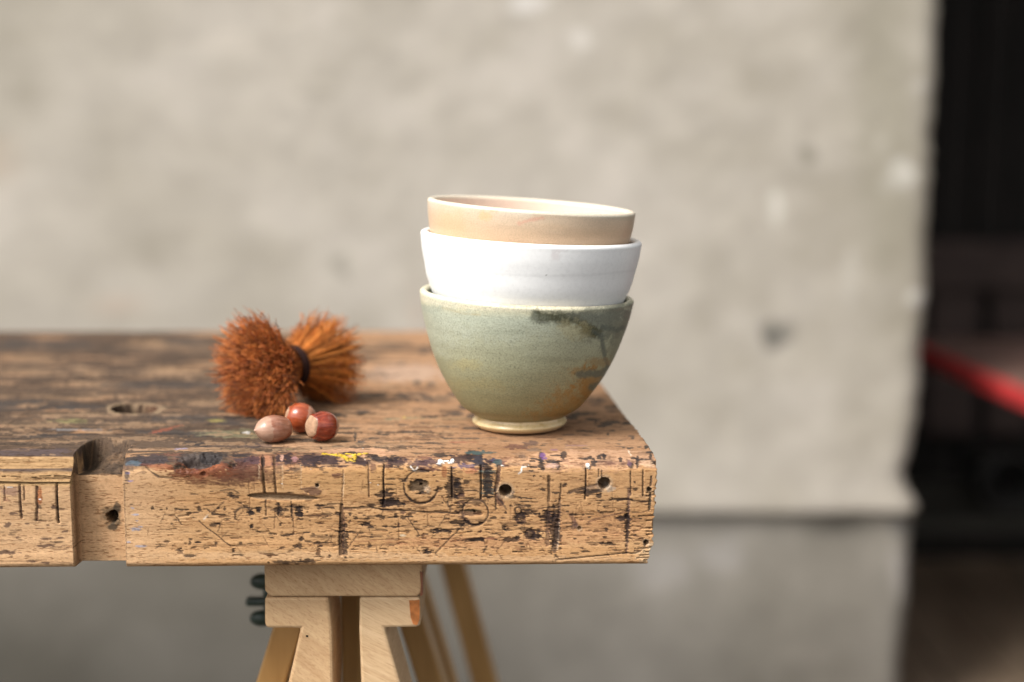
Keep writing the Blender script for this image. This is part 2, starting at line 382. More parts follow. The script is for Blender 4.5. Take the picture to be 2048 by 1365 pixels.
# ================================================================== WORKBENCH SLAB
PHI = math.radians(1.0)
FRONT = 0.730
TH = 0.0592
def loc2w(x, y, z):
    return x * math.cos(PHI) - y * math.sin(PHI), FRONT + x * math.sin(PHI) + y * math.cos(PHI), BENCH_Z + z
XR = 0.0768
xs = np.concatenate([np.arange(-1.25, -0.46, 0.01), np.arange(-0.46, -0.292, 0.001), np.arange(-0.292, XR - 0.0001, 0.0004), [XR]])
RY, RZ = 0.0115, 0.0085
top_y = np.concatenate([np.linspace(0.46, 0.13, 180), np.arange(0.129, RY, -0.0008)])
arc = np.linspace(0, math.pi / 2, 38)[:-1]
fz = np.arange(-RZ, -TH + 0.0025, -0.0004)
py_ = np.concatenate([[0.455, 0.46, 0.46], top_y[1:], RY - RY * np.sin(arc), np.zeros(len(fz)), [0.0007, 0.002, 0.004], np.linspace(0.03, 0.45, 12)])
pz_ = np.concatenate([[-TH, -TH + 0.004, -0.003], np.zeros(len(top_y) - 1), -RZ + RZ * np.cos(arc), fz, [-TH + 0.0012, -TH + 0.0003, -TH], np.full(12, -TH)])
ny_ = np.gradient(py_); nz_ = np.gradient(pz_)
ln = np.hypot(ny_, nz_) + 1e-9
NY, NZ = nz_ / ln, -ny_ / ln
XL = np.repeat(xs[None, :], len(py_), 0); YL = np.repeat(py_[:, None], len(xs), 1); ZL = np.repeat(pz_[:, None], len(xs), 1)
NYg = np.repeat(NY[:, None], len(xs), 1); NZg = np.repeat(NZ[:, None], len(xs), 1)
# the right end is cut a little out of square
k = np.clip((XL + 0.20) / (XR + 0.20), 0, 1) ** 2
XL = XL - k * YL * 0.062
endw = sstep(XR - 0.012, XR, xs)[None, :]
XL = XL + endw * (-0.0026 * fbm(YL * 60 + ZL * 250, ZL * 160 + 3, 61) * (1 + 1.2 * sstep(-.035, -.055, ZL)) - 0.0014 * vn(ZL * 900, YL * 400, 62) + 0.0014)
# outline of the right end in the photo leans in towards the bottom
XL = XL - endw * 0.0022 * np.clip(-ZL / TH, 0, 1) ** 2
endr = sstep(XR - 0.003, XR, xs)[None, :]
WX, WY, WZ = loc2w(XL, YL, ZL)
PX, PY = to_px(WX, WY, WZ)
D = np.zeros_like(PX)                                     # inward displacement, metres
front = (NZg < 0.35) & (ZL > -TH + 0.0005) & (YL < 0.02)
topm = sstep(0.3, 0.8, NZg)

# ---- ground colour of the wood
beechA, beechB = np.array([0.400, 0.214, 0.092]), np.array([0.560, 0.345, 0.176])
gr = fbm(XL * 12, (ZL * 3 + YL) * 90, 71, 5)
base = (1 - gr)[..., None] * beechA + gr[..., None] * beechB
pale = sstep(420, 250, PX) * (1 - topm)
base = base * (1 - 0.35 * pale[..., None]) + np.array([0.60, 0.42, 0.27]) * 0.35 * pale[..., None]
base = base * (0.92 + 0.16 * sstep(1000, 1120, PY))[..., None]
# top: greyed, dark worn film that is broken up into streaks; heavier to the left
tA, tB = np.array([0.25, 0.135, 0.070]), np.array([0.38, 0.235, 0.138])
tb = (1 - gr)[..., None] * tA + gr[..., None] * tB
film = fbm(XL * 30, YL * 190, 81, 6) * 0.62 + fbm(XL * 6, YL * 26, 85, 4) * 0.38
lev = 0.31 + 0.34 * sstep(880, 470, PX) - 0.06 * sstep(870, 900, PY) * sstep(480, 620, PX)
lev = lev + 0.07 * sstep(760, 690, PY) * sstep(700, 900, PX)
kf = sstep(lev + 0.03, lev - 0.05, film)
darkc = (1 - gr)[..., None] * np.array([0.024, 0.018, 0.015]) + gr[..., None] * np.array([0.070, 0.052, 0.040])
tb = tb * (1 - 0.88 * kf[..., None]) + darkc * 0.88 * kf[..., None]
D += topm * (kf * -0.0002 + 0.0002) * (PX < 1400)
COL = base * (1 - topm[..., None]) + tb * topm[..., None]
GL = np.zeros_like(PX)                                    # gloss
D += (fbm(XL * 25, ZL * 180 + YL * 160, 91, 4) - 0.5) * 0.0005
# ragged arris
arr = np.exp(-((ZL + 0.003) / 0.004) ** 2) * (YL < 0.02)
D += arr * (fbm(XL * 70, ZL * 60, 95, 4) - 0.42) * 0.0022

PXf, PYf, Cf, Gf, Df = PX.ravel(), PY.ravel(), COL.reshape(-1, 3), GL.ravel(), D.ravel()
NYf = YL.ravel()
live = (xs > -0.4)
liveI = np.nonzero(np.repeat(live[None, :], len(py_), 0).ravel() & (ZL.ravel() > -TH + 0.0006))[0]
order = np.argsort(PXf[liveI]); liveI = liveI[order]; liveX = PXf[liveI]
def pick(x0, y0, x1, y1):
    a, b = np.searchsorted(liveX, [x0, x1]); ii = liveI[a:b]
    yy = PYf[ii]; return ii[(yy > y0) & (yy < y1)]
T = {'A': (240, 880, 5.25), 'B': (500, 880, 5.25), 'C': (760, 880, 5.25), 'D': (1040, 880, 5.25), 'E': (0, 860, 4.875),
     'F': (640, 640, 4.875), 'G': (1080, 760, 7.583), 'P': (0, 0, 1.0)}
def tp(t, x, y): o = T[t]; return o[0] + x / o[2], o[1] + y / o[2]
DK = (0.020, 0.014, 0.014); BR = (0.085, 0.040, 0.022); PU = (0.026, 0.016, 0.019); SL = (0.025, 0.022, 0.023)
TE = (0.050, 0.085, 0.085); WH = (0.80, 0.79, 0.76); YE = (0.50, 0.34, 0.03); BL = (0.30, 0.34, 0.46); VI = (0.15, 0.075, 0.20); RB = (0.125, 0.040, 0.020)
def put(ii, k, col, gloss=0.0):
    k = k[:, None]; Cf[ii] = Cf[ii] * (1 - k) + np.array(col) * k
    if gloss: Gf[ii] = np.maximum(Gf[ii], k[:, 0] * gloss)
def line(t, pts, w, col=DK, a=0.9, dep=0.0, jag=0.8, gloss=0):
    P = [tp(t, *p) for p in pts]; w = w / T[t][2] * 0.95 + 0.55
    m = w * 2.5 + 9; xs_ = [p[0] for p in P]; ys_ = [p[1] for p in P]
    ii = pick(min(xs_) - m, min(ys_) - m, max(xs_) + m, max(ys_) + m)
    if not len(ii): return
    x, y = PXf[ii], PYf[ii]; d = np.full(len(ii), 1e9)
    x = x + (vn(x / 9, y / 2.2, 3) - 0.5) * 3.2 * jag; y2 = y + (vn(x / 14, y / 6, 5) - 0.5) * 1.5 * jag
    for (ax, ay), (bx_, by) in zip(P[:-1], P[1:]):
        vx, vy = bx_ - ax, by - ay; L2 = vx * vx + vy * vy + 1e-9
        tt = np.clip(((x - ax) * vx + (y2 - ay) * vy) / L2, 0, 1)
        taper = 1.0
        d = np.minimum(d, np.hypot(x - ax - tt * vx, y2 - ay - tt * vy) / taper)
    k = sstep(w + 0.7, w - 0.5, d); br = 0.65 + 0.5 * fbm(x / 8, y / 3, 8, 2)
    put(ii, np.clip(k * a * br, 0, 1), col, gloss); Df[ii] += k * dep
def blot(t, x, y, rx, ry, col=DK, a=0.9, feather=0.8, dep=0.0, gloss=0.0, ang=0.0):
    x, y = tp(t, x, y); s = T[t][2]; rx, ry = max(rx * (1.15 if rx < 120 else 1) / s, 1.3), max(ry * (1.15 if rx < 120 else 1) / s, 0.9)
    m = 2.2 * max(rx, ry if ang else rx) + 6; my = 2.2 * (max(rx, ry) if ang else ry) + 6
    ii = pick(x - m, y - my, x + m, y + my)
    if not len(ii): return
    qx, qy = PXf[ii] - x, PYf[ii] - y
    if ang: c_, s_ = math.cos(ang), math.sin(ang); qx, qy = qx * c_ + qy * s_, -qx * s_ + qy * c_
    X_, Y_ = PXf[ii], PYf[ii]
    nn = (fbm(X_ / 11, Y_ / 2.0, 13, 3) - 0.5) * 1.7 + (vn(X_ / 5, Y_ / 5, 15) - 0.5) * 0.6
    d = np.sqrt((qx / rx) ** 2 + (qy / ry) ** 2) + nn * feather
    k = sstep(1.15, 0.85, d)
    put(ii, k * a, col, gloss); Df[ii] += k * dep
def hole(t, x, y, r, depth, rim=True, dark=0.45, ex=1.0):
    x, y = tp(t, x, y); r = r / T[t][2]
    ii = pick(x - 3 * r * ex - 3, y - 3 * r - 3, x + 3 * r * ex + 3, y + 3 * r + 3)
    if not len(ii): return
    d = np.hypot((PXf[ii] - x) / ex, PYf[ii] - y) + (vn(PXf[ii] / 3, PYf[ii] / 3, 4) - .5) * r * 0.12
    k = sstep(r * 1.02, r * 0.80, d)
    if rim: put(ii, 0.5 * sstep(r * 1.7, r * 1.05, d), (0.36, 0.28, 0.20))
    put(ii, k * dark, (0.10, 0.07, 0.045)); Df[ii] += k * depth
def ring(t, x, y, r, a0, a1, w, col=DK, a=0.85, dep=0.0003):
    pts = [(x + r * math.cos(a0 + (a1 - a0) * i / 16), y + r * math.sin(a0 + (a1 - a0) * i / 16)) for i in range(17)]
    line(t, pts, w, col, a, dep, 0.5)
TAU = math.pi * 2
rr = random.Random(11)
# ---- scatter: short dark nicks, dots and scratches over the front
for i in range(680):
    x = rr.uniform(250, 1300); y = rr.choice([rr.uniform(950, 1110), rr.uniform(1000, 1120), rr.uniform(1010, 1100)])
    if x < 330 and rr.random() < 0.7: continue
    if rr.random() < 0.45 and x < 560: continue
    blot('P', x, y, rr.uniform(1.0, 7), rr.uniform(0.5, 1.7), rr.choice([DK, DK, BR, PU]), rr.uniform(0.4, 0.9), 0.8, 0.0002)
for i in range(110):
    x = rr.uniform(600, 1290); y = rr.uniform(960, 1100)
    blot('P', x, y, rr.uniform(6, 22), rr.uniform(0.8, 3.0), rr.choice([DK, BR, BR]), rr.uniform(0.25, 0.6), 1.0)
for i in range(60):
    x = rr.uniform(0, 145); y = rr.uniform(1000, 1120)
    blot('P', x, y, rr.uniform(2, 12), rr.uniform(0.6, 1.8), rr.choice([DK, BR]), rr.uniform(0.2, 0.7))
for i in range(70):
    x, y = rr.uniform(330, 1290), rr.uniform(1000, 1110); an = rr.choice([-1, 1]) * rr.uniform(0.5, 1.2); L_ = rr.uniform(6, 26)
    line('P', [(x, y), (x + L_ * math.cos(an), y + L_ * math.sin(an))], 0.3, rr.choice([DK, BR]), rr.uniform(0.3, 0.7), 0.0001, 0.6)
for i in range(45):
    x, y = rr.uniform(250, 1250), rr.uniform(955, 1120); L_ = rr.uniform(30, 120)
    line('P', [(x, y), (x + L_, y + rr.uniform(-3, 2))], 0.15, BR, rr.uniform(0.15, 0.4), 0.0001, 0.5)
# warm and pink tint patches
for (x, y, rx, ry, c_, a_) in [(1200, 920, 110, 18, (0.50, 0.31, 0.20), 0.5), (1100, 925, 60, 18, (0.48, 0.29, 0.17), 0.4), (720, 905, 60, 10, (0.50, 0.29, 0.18), 0.5), (560, 925, 90, 18, (0.36, 0.16, 0.085), 0.35),
                               (950, 1085, 160, 12, (0.36, 0.17, 0.085), 0.4), (1180, 1060, 90, 25, (0.40, 0.20, 0.10), 0.35), (840, 955, 120, 30, (0.40, 0.22, 0.09), 0.35), (700, 960, 160, 30, (0.41, 0.235, 0.10), 0.5), (1150, 985, 120, 40, (0.44, 0.25, 0.12), 0.4),
                               (600, 1112, 300, 8, (0.60, 0.40, 0.235), 0.5), (1000, 1118, 260, 7, (0.60, 0.40, 0.235), 0.5)]:
    blot('P', x, y, rx, ry, c_, a_, 0.7)
for i in range(150):
    x = rr.uniform(255, 1300); y = rr.gauss(926, 9) + (3 if x < 600 else 0)
    blot('P', x, y, rr.uniform(4, 22), rr.uniform(1.2, 4.5), rr.choice([PU, DK, SL, (0.14, 0.065, 0.045), (0.10, 0.045, 0.04)]), rr.uniform(.35, .85) * (1 if x < 1060 else .5), 1.0, rr.choice([0, .0003, -.0001]), gloss=.2)
for i in range(120):
    x = rr.uniform(300, 1295); y = rr.uniform(1000, 1108); L_ = rr.uniform(4, 24)
    line('P', [(x, y), (x + L_, y + rr.uniform(-1.5, 1.5))], rr.uniform(0.0, 1.0), rr.choice([DK, DK, BR]), rr.uniform(.4, .9), rr.uniform(0, .0005), 1.0)
for i in range(26):
    x = rr.uniform(420, 1280); y = rr.uniform(945, 1050); L_ = rr.uniform(15, 60)
    line('P', [(x, y), (x + rr.uniform(-3, 3), y + L_)], rr.uniform(0, .6), BR, rr.uniform(.25, .6), .0002, .4)
# ---- tile A
blot('A', 850, 300, 340, 95, RB, 0.75, 0.6); blot('A', 1320, 320, 170, 95, (0.095, 0.040, 0.032), 0.7, 0.7); blot('A', 420, 285, 130, 35, (0.27, 0.10, 0.05), 0.65, 0.6)
blot('A', 1200, 410, 280, 30, (0.11, 0.05, 0.03), 0.5, 0.9); blot('A', 1000, 430, 400, 90, (0.33, 0.20, 0.10), 0.35, 0.7)
blot('A', 130, 215, 95, 48, SL, 0.9, 0.6, gloss=.7); blot('A', 340, 205, 160, 50, (0.038, 0.029, 0.031), 0.9, 0.6, gloss=.5); blot('A', 140, 245, 70, 28, (0.06, 0.085, 0.11), 0.8, 0.5, gloss=.8)
blot('A', 830, 190, 260, 60, (0.06, 0.048, 0.044), 0.92, 0.6, gloss=.4); blot('A', 960, 165, 150, 40, SL, 0.8, 0.6, gloss=.6); blot('A', 620, 300, 60, 45, (0.035, 0.03, 0.022), 0.9, .5); blot('A', 690, 340, 110, 28, (0.04, 0.038, 0.036), 0.9, .5, gloss=.9)
blot('A', 960, 285, 130, 45, (0.27, 0.085, 0.035), 0.75, 0.5, gloss=.5); blot('A', 800, 350, 40, 16, (0.36, 0.05, 0.02), 0.6, .5, gloss=.6)
blot('A', 875, 365, 40, 20, (0.03, 0.025, 0.025), 0.9, .5, gloss=1); blot('A', 1160, 285, 60, 14, DK, 0.9, .4, gloss=1, ang=-0.5); blot('A', 1190, 270, 18, 25, DK, .9, .4, gloss=1)
blot('A', 1330, 210, 140, 22, (0.04, 0.03, 0.038), 0.85, .7); blot('A', 800, 300, 16, 8, (0.12, 0.10, 0.5), 0.8, .4); blot('A', 1275, 300, 30, 80, (0.07, 0.035, 0.03), 0.6, .7)
line('A', [(270, 290), (340, 350), (420, 390), (570, 410)], 5, DK, .75, 0.0003); blot('A', 380, 375, 40, 12, (0.08, 0.055, 0.04), .7, .6, ang=.6)
for (x, y, rx, ry) in [(80, 350, 20, 15), (110, 435, 22, 7), (125, 715, 25, 8), (160, 785, 32, 8), (160, 940, 45, 14), (235, 1115, 50, 9), (210, 915, 20, 5), (95, 1075, 20, 10), (180, 850, 20, 6)]:
    blot('A', x, y, rx, ry, BL if y > 500 else (0.16, 0.16, 0.42), 0.65, 0.8)
blot('A', 70, 385, 24, 50, (0.07, 0.06, 0.06), .75); line('A', [(45, 460), (50, 700), (62, 1000), (66, 1310)], 4, (0.12, 0.08, 0.05), .6)
line('A', [(1205, 825), (1215, 760), (1260, 715), (1340, 715), (1385, 765)], 8, DK, .85); blot('A', 1370, 770, 35, 30, DK, .8)
for (x, y, rx, ry) in [(340, 720, 14, 20), (430, 738, 16, 10), (490, 730, 10, 18), (590, 728, 34, 14), (640, 735, 30, 10), (718, 770, 30, 12), (780, 822, 26, 6), (835, 730, 20, 25), (930, 740, 10, 8), (1030, 720, 12, 14), (1100, 725, 15, 14),
                       (980, 890, 45, 16), (740, 1048, 22, 8), (735, 1088, 12, 15), (820, 1078, 22, 10), (1010, 1090, 15, 15), (620, 1162, 34, 12), (730, 1222, 52, 11), (1192, 1165, 14, 20), (1230, 1210, 50, 8), (1270, 1085, 15, 15),
                       (545, 888, 12, 8), (1385, 915, 25, 18), (1280, 840, 16, 7), (1440, 965, 30, 8), (1125, 830, 30, 8), (1160, 575, 30, 25), (1210, 600, 40, 25), (1450, 730, 22, 25), (1030, 785, 50, 10), (640, 1140, 10, 12)]:
    blot('A', x, y, rx, ry, DK, .8, .9, 0.0002)
line('A', [(1060, 535), (1130, 515), (1195, 525), (1245, 560)], 5, DK, .7)
line('A', [(830, 855), (920, 930), (1030, 1010), (1160, 1122)], 3, DK, .85, .0003); line('A', [(570, 790), (600, 820), (650, 892)], 4, DK, .8, .0002); line('A', [(470, 783), (550, 788)], 3, DK, .6)
line('A', [(470, 780), (428, 862)], 3, DK, .6); line('A', [(1092, 652), (960, 775)], 4, DK, .75); line('A', [(1140, 960), (1070, 1020)], 3, DK, .6); line('A', [(420, 1105), (376, 1138)], 3, DK, .7); line('A', [(290, 930), (295, 1000)], 2, BR, .6)
line('A', [(780, 1100), (1470, 1110)], 2, BR, .5); line('A', [(1050, 900), (1020, 970)], 3, DK, .7); line('A', [(200, 500), (280, 460)], 3, BR, .5)
blot('A', 900, 815, 32, 8, (0.62, 0.52, 0.42), .8, .5, ang=-0.8)
line('A', [(60, 95), (300, 100), (700, 100), (1100, 70), (1470, 100)], 10, (0.50, 0.31, 0.19), .5); line('A', [(700, 30), (900, 55), (1450, 60)], 22, SL, .8, 0, 1)
blot('P', 420, 950, 75, 14, (0.125, 0.045, 0.022), .7, .7); blot('P', 490, 950, 60, 18, (0.085, 0.036, 0.024), .65, .8); blot('P', 440, 966, 60, 5, (0.10, 0.045, 0.025), .5, .9); blot('P', 405, 945, 50, 10, (0.16, 0.050, 0.022), .6, .8)
# ---- tile B
for (x, y, rx, ry, c_) in [(310, 195, 70, 35, PU), (400, 200, 45, 48, PU), (620, 212, 115, 52, PU), (800, 215, 140, 55, (0.030, 0.019, 0.022)), (1130, 222, 140, 48, PU), (1060, 142, 110, 18, SL), (60, 215, 70, 40, (0.06, 0.03, 0.035)), (1280, 160, 70, 14, DK), (1290, 290, 30, 50, (0.17, 0.09, 0.055)), (650, 535, 90, 40, (0.15, 0.08, 0.05))]:
    blot('B', x, y, rx, ry, c_, .9, .8, -0.0002, gloss=.35)
blot('B', 160, 215, 55, 50, (0.36, 0.17, 0.095), .7, .7); blot('B', 335, 190, 18, 26, (0.42, 0.25, 0.19), .8, .6); blot('B', 470, 195, 30, 26, (0.30, 0.16, 0.16), .8, .6)
line('B', [(130, 180), (140, 400), (155, 565)], 11, (0.09, 0.055, 0.03), .85, 0.0013, .3); line('B', [(255, 175), (258, 350), (270, 560)], 8, (0.10, 0.06, 0.035), .8, 0.0009, .3)
blot('B', 135, 215, 20, 50, DK, .85, .5); line('B', [(165, 635), (168, 795)], 5, DK, .8, .0004); line('B', [(435, 650), (438, 740), (448, 850)], 4, DK, .8, .0003)
for x in (75, 90, 320, 340, 430, 535, 470): line('B', [(x, 250 + rr.uniform(0, 30)), (x + 4, rr.uniform(380, 520))], 2, (0.55, 0.42, 0.28) if x in (90, 340, 535) else BR, .45, .0001)
blot('B', 500, 320, 40, 50, (0.16, 0.11, 0.07), .4, 1); blot('B', 330, 330, 60, 50, (0.16, 0.11, 0.07), .35, 1)
hole('B', 705, 480, 19, 0.008)
for (x, y, rx, ry) in [(480, 703, 75, 14), (520, 750, 30, 68), (435, 740, 10, 55), (95, 725, 26, 24), (15, 760, 20, 30), (285, 730, 30, 50), (295, 785, 12, 14), (380, 1005, 62, 12), (475, 1120, 25, 14), (520, 1115, 28, 22), (205, 1210, 70, 17),
                       (370, 1292, 190, 20), (600, 1278, 90, 20), (1050, 790, 20, 24), (1110, 828, 20, 16), (1240, 878, 26, 14), (1265, 915, 25, 12), (600, 760, 15, 8), (320, 895, 12, 12), (90, 968, 25, 8), (20, 915, 20, 14), (165, 828, 28, 10),
                       (720, 722, 18, 8), (770, 690, 35, 8), (870, 720, 18, 10), (925, 778, 22, 18), (835, 1222, 14, 16), (1255, 1115, 18, 16), (735, 1230, 50, 8), (1180, 980, 30, 6), (1285, 995, 16, 6), (1420, 912, 40, 8), (720, 1180, 20, 40), (540, 1040, 20, 20), (1280, 690, 40, 20), (1370, 640, 30, 10)]:
    blot('B', x, y, rx, ry, BR if (x, y) in ((205, 1210), (720, 1180)) else DK, .82, .9, .0002)
line('B', [(978, 320), (975, 500), (965, 690)], 3, (0.20, 0.12, 0.07), .8, .0004); line('B', [(984, 360), (981, 600)], 1.5, (0.62, 0.46, 0.30), .6)
line('B', [(963, 690), (960, 900), (945, 1050), (955, 1205)], 15, (0.10, 0.058, 0.038), .85, 0.0010, .4); line('B', [(985, 780), (990, 900), (970, 1060), (985, 1200)], 9, (0.15, 0.075, 0.045), .8, .0008, .4); line('B', [(943, 760), (938, 1100)], 4, DK, .9)
line('B', [(1245, 230), (1245, 420), (1252, 600)], 5, (0.15, 0.09, 0.055), .8, .0006, .3); line('B', [(1405, 250), (1402, 450), (1408, 600), (1395, 690)], 5, DK, .85, .0006, .3); line('B', [(1400, 252), (1430, 258)], 4, DK, .8)
line('B', [(985, 722), (1150, 715), (1260, 712), (1380, 732), (1470, 742)], 5, DK, .9, .0004, .5); line('B', [(985, 722), (1060, 730)], 14, (0.08, 0.04, 0.03), .7)
line('B', [(1400, 745), (1380, 785), (1290, 800), (1210, 830), (1120, 825)], 4, DK, .7); line('B', [(860, 772), (805, 810), (740, 832)], 3, DK, .7); line('B', [(1162, 958), (1100, 1040), (1005, 1172)], 3, DK, .75, .0002)
line('B', [(1210, 860), (1250, 890)], 4, DK, .8); line('B', [(840, 985), (860, 1050)], 3, DK, .6); line('B', [(560, 980), (520, 1060)], 3, DK, .5); line('B', [(0, 1105), (900, 1100)], 1.5, BR, .4); line('B', [(1330, 1130), (1335, 1180)], 3, DK, .6); line('B', [(1100, 1065), (1330, 1060)], 3, (0.25, 0.12, 0.06), .7)
for (x, y, rx, ry, an) in [(780, 153, 28, 9, 0), (900, 168, 70, 7, .1), (985, 182, 50, 14, .5), (1015, 205, 36, 14, .7), (1062, 220, 40, 12, .3), (1085, 185, 50, 9, -.6), (1140, 160, 60, 8, -.15), (1205, 147, 26, 7, 0), (1050, 160, 40, 7, .2), (1100, 205, 14, 22, .4)]:
    blot('B', x, y, rx, ry, YE, .95, .75, -0.0006, gloss=1, ang=an)
blot('B', 360, 95, 105, 22, SL, .85, .8); blot('B', 410, 97, 40, 8, (0.42, 0.36, 0.14), .8, .7); blot('B', 60, 60, 160, 30, (0.09, 0.065, 0.06), .7); blot('B', 920, 62, 70, 7, DK, .85, .6); blot('B', 60, 104, 40, 5, DK, .8)
blot('B', 1160, 25, 45, 22, (0.12, 0.09, 0.08), .8); blot('B', 1190, 80, 14, 10, DK, .7); blot('B', 1415, 82, 25, 5, DK, .8); blot('B', 745, 78, 12, 10, PU, .8)
for (x, y) in [(640, 308), (1208, 205), (1265, 452), (1345, 475), (338, 460), (1185, 85)]: blot('B', x, y, 5, 4, WH, .8, .3, gloss=.7)
# long dent
cxp, cyp = 567, 995.0; ii = pick(480, 975, 650, 1015)
dx_ = (PXf[ii] - cxp) / 72; half = 9.0 * np.sqrt(np.clip(1 - dx_ ** 2, 0, 1)) ** 1.2 * (1 - 0.25 * dx_)
dy_ = (PYf[ii] - cyp - 2.5 * dx_) / (half + 0.01)
kk = np.where((np.abs(dx_) < 1), sstep(1.05, 0.0, np.abs(dy_)), 0)
Df[ii] += kk * 0.0036; put(ii, sstep(0.0, 0.35, kk) * 0.55, (0.22, 0.18, 0.13))
# ---- tile C
for (x, y, rx, ry, c_) in [(150, 185, 60, 25, DK), (190, 240, 80, 40, PU), (480, 240, 180, 42, (0.055, 0.032, 0.038)), (640, 155, 75, 24, SL), (850, 205, 130, 55, PU), (900, 275, 130, 22, (0.11, 0.08, 0.12)), (1010, 180, 75, 60, DK), (1040, 230, 60, 60, (0.030, 0.028, 0.036)), (1160, 220, 60, 30, PU), (1200, 205, 40, 16, (0.05, 0.04, 0.07))]:
    blot('C', x, y, rx, ry, c_, .85, .95, -0.0001, gloss=.35)
blot('C', 1050, 135, 130, 18, TE, .8, .8); blot('C', 1235, 235, 35, 40, TE, .7, .8)
for (x, y, rx, ry) in [(635, 235, 22, 22), (615, 250, 20, 7), (690, 222, 30, 7), (760, 220, 17, 17), (735, 240, 20, 8), (1282, 268, 17, 8), (665, 240, 14, 8)]: blot('C', x, y, rx, ry, WH, .95, .7, -0.0006, gloss=.4)
line('C', [(318, 280), (345, 310), (370, 325), (385, 300), (402, 290)], 2.5, WH, .85)
blot('C', 675, 340, 24, 58, (0.24, 0.10, 0.045), .85, .4)
line('C', [(40, 250), (34, 420), (42, 600), (30, 690)], 4, DK, .85, .0006, .3); line('C', [(752, 285), (755, 450), (755, 605)], 6, DK, .92, .0010, .3); line('C', [(1060, 270), (1062, 450), (1060, 620)], 7, DK, .92, .0012, .25)
for y in (300, 326, 352): line('C', [(715, y), (785, y + 3)], 4, DK, .85)
for (x, y, rx, ry) in [(120, 412, 60, 7), (90, 470, 50, 8), (110, 520, 60, 8), (80, 560, 50, 8), (110, 640, 80, 30), (80, 680, 60, 18), (250, 420, 45, 20), (280, 435, 60, 7), (250, 685, 14, 18), (480, 325, 60, 7), (620, 515, 38, 22), (600, 540, 30, 7),
                       (820, 450, 45, 30), (825, 520, 42, 70), (820, 590, 50, 22), (895, 440, 38, 16), (950, 535, 90, 6), (930, 612, 70, 5), (850, 660, 70, 18), (850, 700, 40, 20), (240, 815, 22, 20), (165, 800, 14, 22), (120, 915, 85, 9), (195, 890, 12, 20),
                       (620, 950, 50, 14), (600, 970, 30, 12), (720, 970, 30, 8), (240, 765, 30, 16), (700, 830, 40, 8), (490, 1170, 22, 22), (440, 1168, 50, 5), (400, 1012, 20, 8), (1190, 822, 30, 12), (1300, 920, 22, 26), (1330, 945, 28, 12), (1200, 990, 50, 6),
                       (1000, 1050, 60, 14), (1060, 965, 20, 8), (1430, 900, 20, 10), (1440, 1030, 25, 18), (1220, 1050, 18, 6), (1010, 1215, 14, 8), (900, 1140, 14, 6), (1400, 600, 60, 14), (1385, 560, 30, 20), (565, 375, 14, 8), (605, 435, 12, 6), (1165, 765, 30, 5), (1320, 765, 10, 10), (600, 1075, 40, 5), (700, 1045, 30, 5), (880, 900, 60, 14)]:
    blot('C', x, y, rx, ry, rr.choice([DK, DK, (0.06, 0.03, 0.025)]), .8, .95, .0002)
blot('C', 410, 495, 85, 62, (0.10, 0.07, 0.045), .9, .6, .0012); blot('C', 420, 430, 70, 8, DK, .8); blot('C', 430, 560, 60, 10, DK, .8); blot('C', 500, 520, 35, 28, (0.40, 0.30, 0.21), .7, .7); hole('C', 432, 472, 15, 0.006, False)
ring('C', 430, 490, 180, math.radians(5), math.radians(188), 7); ring('C', 430, 490, 178, math.radians(40), math.radians(150), 11, DK, .7); ring('C', 430, 490, 175, math.radians(200), math.radians(300), 5)
ring('C', 1000, 762, 138, 0, TAU, 6); ring('C', 1000, 762, 136, math.radians(60), math.radians(140), 11); blot('C', 1020, 650, 70, 25, (0.10, 0.06, 0.04), .7, .7)
blot('C', 950, 770, 115, 28, (0.12, 0.07, 0.045), .8, .5, .0006); blot('C', 980, 742, 80, 12, (0.05, 0.045, 0.03), .8, .5); hole('C', 992, 755, 13, 0.006, False); blot('C', 890, 830, 60, 22, (0.12, 0.07, 0.05), .7, .6, ang=.6)
line('C', [(0, 735), (200, 742), (500, 760), (680, 768), (830, 775)], 5, DK, .9, .0005, .5)
for y in (300, 330, 350, 380, 480, 520, 560, 595): blot('C', 1130, y, 60 + rr.uniform(-15, 10), 15, TE if rr.random() < .65 else DK, .8, .9)
blot('C', 1120, 420, 50, 28, (0.15, 0.17, 0.13), .5, .9); line('C', [(990, 355), (1200, 345)], 6, DK, .8); blot('C', 1150, 440, 50, 10, DK, .8); blot('C', 1130, 600, 70, 7, DK, .8)
line('C', [(1250, 275), (1240, 420), (1215, 520)], 20, (0.075, 0.042, 0.033), .9, .0007, .8); blot('C', 1180, 540, 50, 8, DK, .8); line('C', [(1215, 540), (1215, 730)], 8, DK, .85, .0003); blot('C', 1258, 640, 28, 65, (0.15, 0.075, 0.05), .85, .5, .0004, ang=-.45); line('C', [(1230, 600), (1330, 725)], 7, SL, .7)
hole('C', 1318, 536, 66, 0.016); hole('D', 885, 460, 66, 0.009, dark=.6)
line('C', [(290, 812), (340, 890), (420, 1010)], 3, DK, .8); line('C', [(885, 885), (760, 1010), (580, 1195)], 4, DK, .8, .0002); line('C', [(682, 790), (655, 860), (615, 910)], 3, DK, .7); line('C', [(1120, 1118), (1085, 1182)], 6, DK, .8)
line('C', [(705, 655), (725, 705), (750, 738)], 7, (0.09, 0.06, 0.045), .85, .0003); line('C', [(655, 590), (668, 640)], 4, BR, .7); line('C', [(1355, 1010), (1220, 1175)], 3, BR, .6); line('C', [(540, 1030), (600, 980)], 3, DK, .6)
line('C', [(740, 1065), (900, 1045), (1060, 1035), (1210, 1040)], 5, (0.16, 0.06, 0.04), .7); line('C', [(60, 1075), (260, 1075)], 3, (0.25, 0.10, 0.05), .6); line('C', [(400, 1125), (470, 1060)], 2, BR, .5); line('C', [(1080, 1030), (1100, 1085)], 3, DK, .6)
